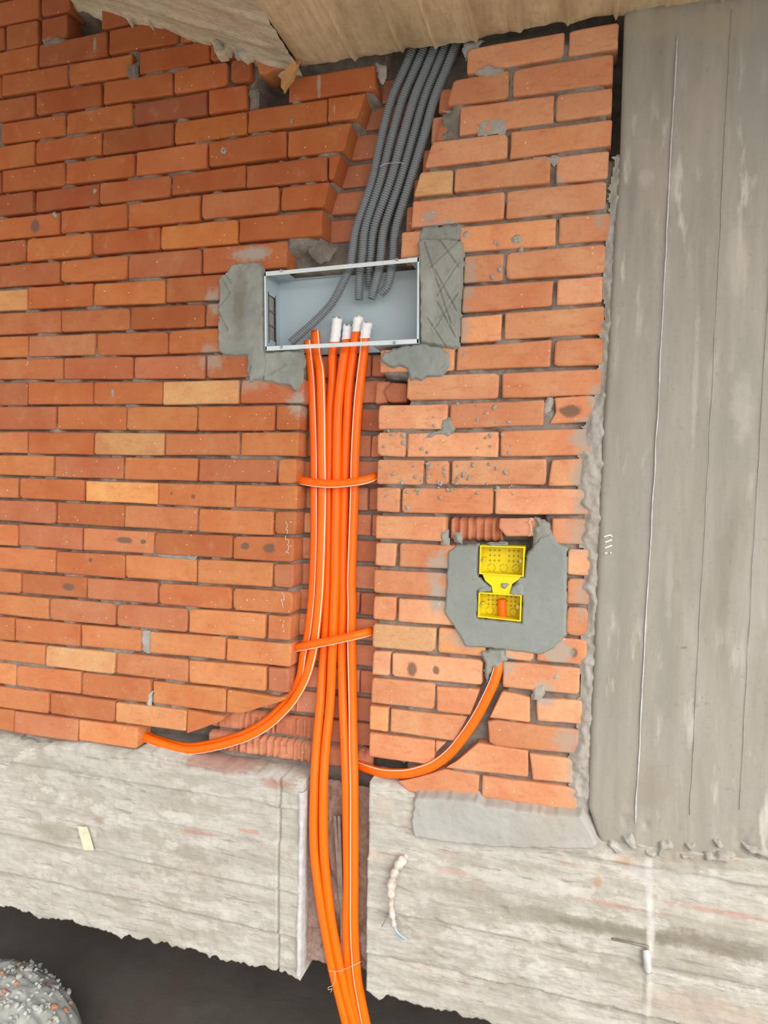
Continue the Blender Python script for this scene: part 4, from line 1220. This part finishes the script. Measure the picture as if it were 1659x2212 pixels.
def ysolid(name, front, d, parent=jb, mat='yellow', label=None):
    v, f = hexa([tuple(p) for p in front], [tuple(p + np.array([0, d, 0])) for p in front])
    o = mesh_obj(name, v, f, M[mat]); recenter(o)
    o.parent = parent
    if parent is jb:
        o.matrix_parent_inverse = Matrix.Translation(jb.location).inverted()
    else:
        o.matrix_parent_inverse = Matrix.Translation(Vector(jb.location) + 0 * Vector(jb.location)).inverted()
    if label: o['label'] = label
    return o


def yellow_box(corn, dep=.048):
    a, b, c, d = (at(p[0], p[1], YY0) for p in corn)      # TL TR BR BL
    w = .0032
    cen = (a + b + c + d) / 4
    sc = lambda p, k=w: p + np.array([math.copysign(k, cen[0] - p[0]), 0, math.copysign(k, cen[2] - p[2])])
    a2, b2, c2, d2 = map(sc, (a, b, c, d))
    parts = [hexa(q, [p + np.array([0, dep, 0]) for p in q]) for q in ([a, b, b2, a2], [b, c, c2, b2], [c, d, d2, c2], [d, a, a2, d2])]
    bk = [p + np.array([0, dep - .002, 0]) for p in (a, b, c, d)]
    parts.append(hexa(bk, [p + np.array([0, .002, 0]) for p in bk]))
    v, f = merge(parts)
    shell = mesh_obj('box_shell', v, f, M['yellow']); adopt(shell, jb)
    # moulded knockout marks on the back, screw lugs at both sides
    by = YY0 + dep - .0025
    pt = lambda u, w_: (a2 + (b2 - a2) * u + (d2 - a2) * w_) + np.array([0, dep - .0028, 0])
    mk = []
    for cu, cw in ((.27, .38), (.73, .38)):
        for du in (-.11, 0, .11):
            for dw in (-.2, 0, .2):
                p = pt(cu + du, cw + dw); s = .0036
                mk.append(boxmesh(p[0] - s, p[0] + s, p[1], p[1] + .001, p[2] - .00045, p[2] + .00045))
                mk.append(boxmesh(p[0] - .00045, p[0] + .00045, p[1], p[1] + .001, p[2] - s, p[2] + s))
    for cu in (.2, .5, .8):
        p = pt(cu, .86)
        for k in range(18):
            if k % 5 == 4: continue
            t0 = k / 18 * 6.2832; r = .0095
            q = (p[0] + r * math.cos(t0), p[2] + r * math.sin(t0))
            mk.append(boxmesh(q[0] - .0012, q[0] + .0012, p[1], p[1] + .001, q[1] - .0006, q[1] + .0006))
    m_ = mesh_obj('knockout_marks', *merge(mk), M['yellow_mark']); m_['label'] = 'dark moulded knockout marks'; m_.parent = shell
    m_.matrix_parent_inverse = Matrix.Identity(4)
    for u in (.06, .94):
        p = (a2 + (b2 - a2) * u + (d2 - a2) * .5) + np.array([0, .008, 0])
        lug = mesh_obj('screw_lug', *tube_mesh(np.array([p, p + np.array([0, .012, 0]), p + np.array([0, .034, 0])]), .0042, 12, hollow=False), M['yellow'], smooth=False); lug.parent = shell
        sc_ = mesh_obj('screw', *tube_mesh(np.array([p + np.array([0, -.0015, 0]), p + np.array([0, .004, 0]), p + np.array([0, .006, 0])]), .0028, 10, hollow=True), M['screw']); sc_.parent = shell
    return shell


yellow_box([(1037, 1178), (1134, 1181), (1131, 1246), (1035, 1240)])
yellow_box([(1034, 1279), (1127, 1285), (1125, 1343), (1032, 1333)])
bp = [at(p[0], p[1], YY0 + .004) for p in ((1042, 1240), (1126, 1245), (1120, 1252), (1106, 1262), (1101, 1284), (1064, 1280), (1062, 1266), (1048, 1254))]
n = len(bp)
V = [tuple(p) for p in bp] + [tuple(p + np.array([0, .012, 0])) for p in bp]
o = mesh_obj('bridge', V, [tuple(range(n)), tuple(range(2 * n - 1, n - 1, -1))] + [(k, n + k, n + (k + 1) % n, (k + 1) % n) for k in range(n)], M['yellow']); adopt(o, jb)
patch('cement_lump', [(1082, 1260), (1096, 1256), (1104, 1262), (1092, 1272), (1082, 1270)], M['cement_smooth'], .010, None, seed=90, res=.0022, base=-.002, ramp=.004, rough=.004)
patch('cement_lump', [(1034, 1272), (1050, 1262), (1062, 1268), (1060, 1280), (1035, 1280)], M['cement_smooth'], .011, None, seed=91, res=.0022, base=-.002, ramp=.004, rough=.004)
patch('cement_lump', [(1106, 1266), (1122, 1254), (1134, 1262), (1132, 1286), (1100, 1284)], M['cement_smooth'], .011, None, seed=92, res=.0022, base=-.002, ramp=.004, rough=.004)
patch('cement_lump', [(1050, 1173), (1095, 1174), (1096, 1180), (1070, 1180), (1050, 1178)], M['cement_smooth'], .011, None, seed=93, res=.0022, base=-.002, ramp=.004, rough=.004)

# ================================================================== small things on the beam
q = xz([(169, 1783), (190, 1785), (196, 1810), (203, 1837), (181, 1836), (174, 1812)], -.03)
n = len(q)
V = [(p[0], -.030 - .004 * (k in (0, 1)), p[1]) for k, p in enumerate(q)] + [(p[0], -.0292 - .004 * (k in (0, 1)), p[1]) for k, p in enumerate(q)]
o = mesh_obj('paper_scrap', V, [tuple(range(n)), tuple(range(2 * n - 1, n - 1, -1))] + [(k, n + k, n + (k + 1) % n, (k + 1) % n) for k in range(n)], M['paper']); recenter(o)
tag(o, 'small cream paper scrap stuck to the left part of the beam', 'paper')
cs = empty('cable_stub', tuple(at(869, 2030, -.03)))
tag(cs, 'torn white cable stub with frayed blue end sticking from the beam', 'cable')
pw = catmull(path3([(876, 1850, -.01), (866, 1862, -.03), (854, 1881, -.038), (846, 1912, -.042), (845, 1956, -.042), (851, 1998, -.040)], 0), .004)
tt = np.linspace(0, 1, len(pw))
rad = (.011 - .0045 * tt) * (1 + .6 * (fbm(tt * 22, tt * 0, 1, 3) - .5) * 2)
adopt(mesh_obj('sheath', *tube_mesh(pw, rad, 10, hollow=False), M['plastic_rag'], smooth=True), cs)
for k, (ex, ey) in enumerate(((866, 2036), (872, 2031), (878, 2028), (881, 2034))):
    pb = catmull(path3([(850, 1994, -.040), (857, 2012, -.038 - .001 * k), (ex, ey, -.032 - .002 * k)], 0), .005)
    o = mesh_obj('frayed_strand', *tube_mesh(pb, np.linspace(.0045, .0015, len(pb)), 8, hollow=False), M['blue_rag'], smooth=True); adopt(o, cs)
    if k == 0: o['label'] = 'blue grey frayed end'
wire('rusty_nail', [(1322, 2028, -.022), (1360, 2036, -.032), (1402, 2046, -.032)], 0, .0028, 'iron', 'thin rusty rod lying along the beam below the column', 'rod')
wire('rusty_wire', [(839, 1972, -.022), (833, 1986, -.034), (825, 2001, -.036)], 0, .0014, 'iron', 'short rusty wire beside the white cable stub', 'wire')
v, f = tube_mesh(catmull(path3([(1395, 2052, -.026), (1397, 2068, -.032), (1399, 2098, -.028)], 0), .004), .009, 10, hollow=False)
o = mesh_obj('plaster_blob', v, f, M['whiteedge'], smooth=True); recenter(o); tag(o, 'elongated white plaster blob stuck on the beam below the rod', 'plaster')

# ================================================================== space under the beam
FZ = -3.30
v, f = boxmesh(-3.2, 3.6, -.6, 3.2, FZ - .1, FZ)
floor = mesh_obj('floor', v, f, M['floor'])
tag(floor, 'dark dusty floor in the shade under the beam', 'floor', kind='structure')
v, f = boxmesh(-3.2, 3.6, 3.0, 3.2, FZ, BEAM_BOT + .3)  # unseen wall added to shut sky light out behind the beam
o = mesh_obj('wall_unseen', v, f, M['floor']); tag(o, 'unseen dark wall added to close the space under the beam against sky light', 'wall', kind='structure')
v, f = boxmesh(-3.2, 3.6, .30, 3.2, BEAM_BOT + .02, BEAM_BOT + .3)  # unseen slab added so the floor below stays dark
o = mesh_obj('ceiling_unseen', v, f, M['floor']); tag(o, 'unseen dark slab added to keep the space under the beam dark', 'ceiling', kind='structure')

v, f = boxmesh(-9, 9, -14, -.6, FZ - .1, FZ)  # unseen ground added, pale so that it bounces light up to the ceiling
o = mesh_obj('floor_bounce', v, f, M['ground']); tag(o, 'unseen pale ground added in front of the wall to bounce light', 'floor', kind='structure')
# rubble heap
hc = at(-45, 2330, -.05)
hx = np.arange(-.75, .32, .012); hy = np.arange(-.45, .45, .012)
HX, HY = np.meshgrid(hx, hy, indexing='ij')
HX = HX + hc[0]
prof = at(75, 2140, 0.0)
dd = np.hypot((HX - hc[0] + .10) / .36, (HY + .02) / .36)
HZ = FZ - .01 + (at(0, 2120, 0.02)[2] - FZ) * np.sqrt(np.clip(1.0 - dd ** 2, 0, 1)) * .98 * (1 + .10 * (fbm(HX, HY, 12, 3) - .5)) + .03 * (fbm(HX, HY, 45, 3) - .5)
heap = empty('rubble_heap', (hc[0], 0, FZ))
tag(heap, 'heap of pale grey gravel and brick chips under the beam', 'rubble')
o = mesh_obj('gravel', *grid_mesh(np.stack([HX, HY, HZ], -1), dd < 1.25), M['stone'], smooth=True); adopt(o, heap); o['kind'] = 'stuff'
base_v = None
rs = random.Random(9)


def stone_verts(r):
    V = []; n = 7
    for k, (q, h) in enumerate(((.0, 1), (.75, .62), (1, 0), (.7, -.6), (0, -1))):
        if q == 0:
            V.append((0, 0, h * r * rs.uniform(.6, 1)))
        else:
            for j in range(n):
                a = j / n * 6.2832; s = r * q * rs.uniform(.65, 1.2)
                V.append((s * math.cos(a), s * math.sin(a) * .8, h * r * rs.uniform(.6, 1)))
    Fc = [(0, 1 + (j + 1) % n, 1 + j) for j in range(n)]
    Fc = [(0, 1 + j, 1 + (j + 1) % n) for j in range(n)]
    for k in range(2):
        for j in range(n):
            Fc.append((1 + k * n + j, 1 + (k + 1) * n + j, 1 + (k + 1) * n + (j + 1) % n, 1 + k * n + (j + 1) % n))
    Fc += [(1 + 3 * n, 1 + 2 * n + (j + 1) % n, 1 + 2 * n + j) for j in range(n)]
    return V, Fc


shapes = []
for k in range(8):
    v, f = stone_verts(1.0)
    me = bpy.data.meshes.new('stone'); me.from_pydata(v, [], f); me.materials.append(M['stone'] if k < 6 else M['stone_red']); me.update()
    shapes.append(me)
cnt = 0
for k in range(3000):
    i = rs.randrange(HX.shape[0]); j = rs.randrange(HX.shape[1])
    if dd[i, j] > .9 or HX[i, j] < -.86 or HY[i, j] < -.28: continue
    if cnt >= 290: break
    o = bpy.data.objects.new('stone' if cnt == 0 else 'stone.%03d' % cnt, shapes[min(7, int(rs.random() ** 1.6 * 7.3))])
    COL.objects.link(o)
    r = rs.choice((.006, .008, .009, .010, .012, .016))
    o.parent = heap
    o.matrix_parent_inverse = Matrix.Translation(heap.location).inverted()
    o.location = (HX[i, j], HY[i, j], HZ[i, j] + r * .3)
    o.scale = (r, r * rs.uniform(.6, 1), r * rs.uniform(.5, .9))
    o.rotation_euler = (rs.uniform(-.5, .5), rs.uniform(-.5, .5), rs.uniform(0, 6))
    cnt += 1
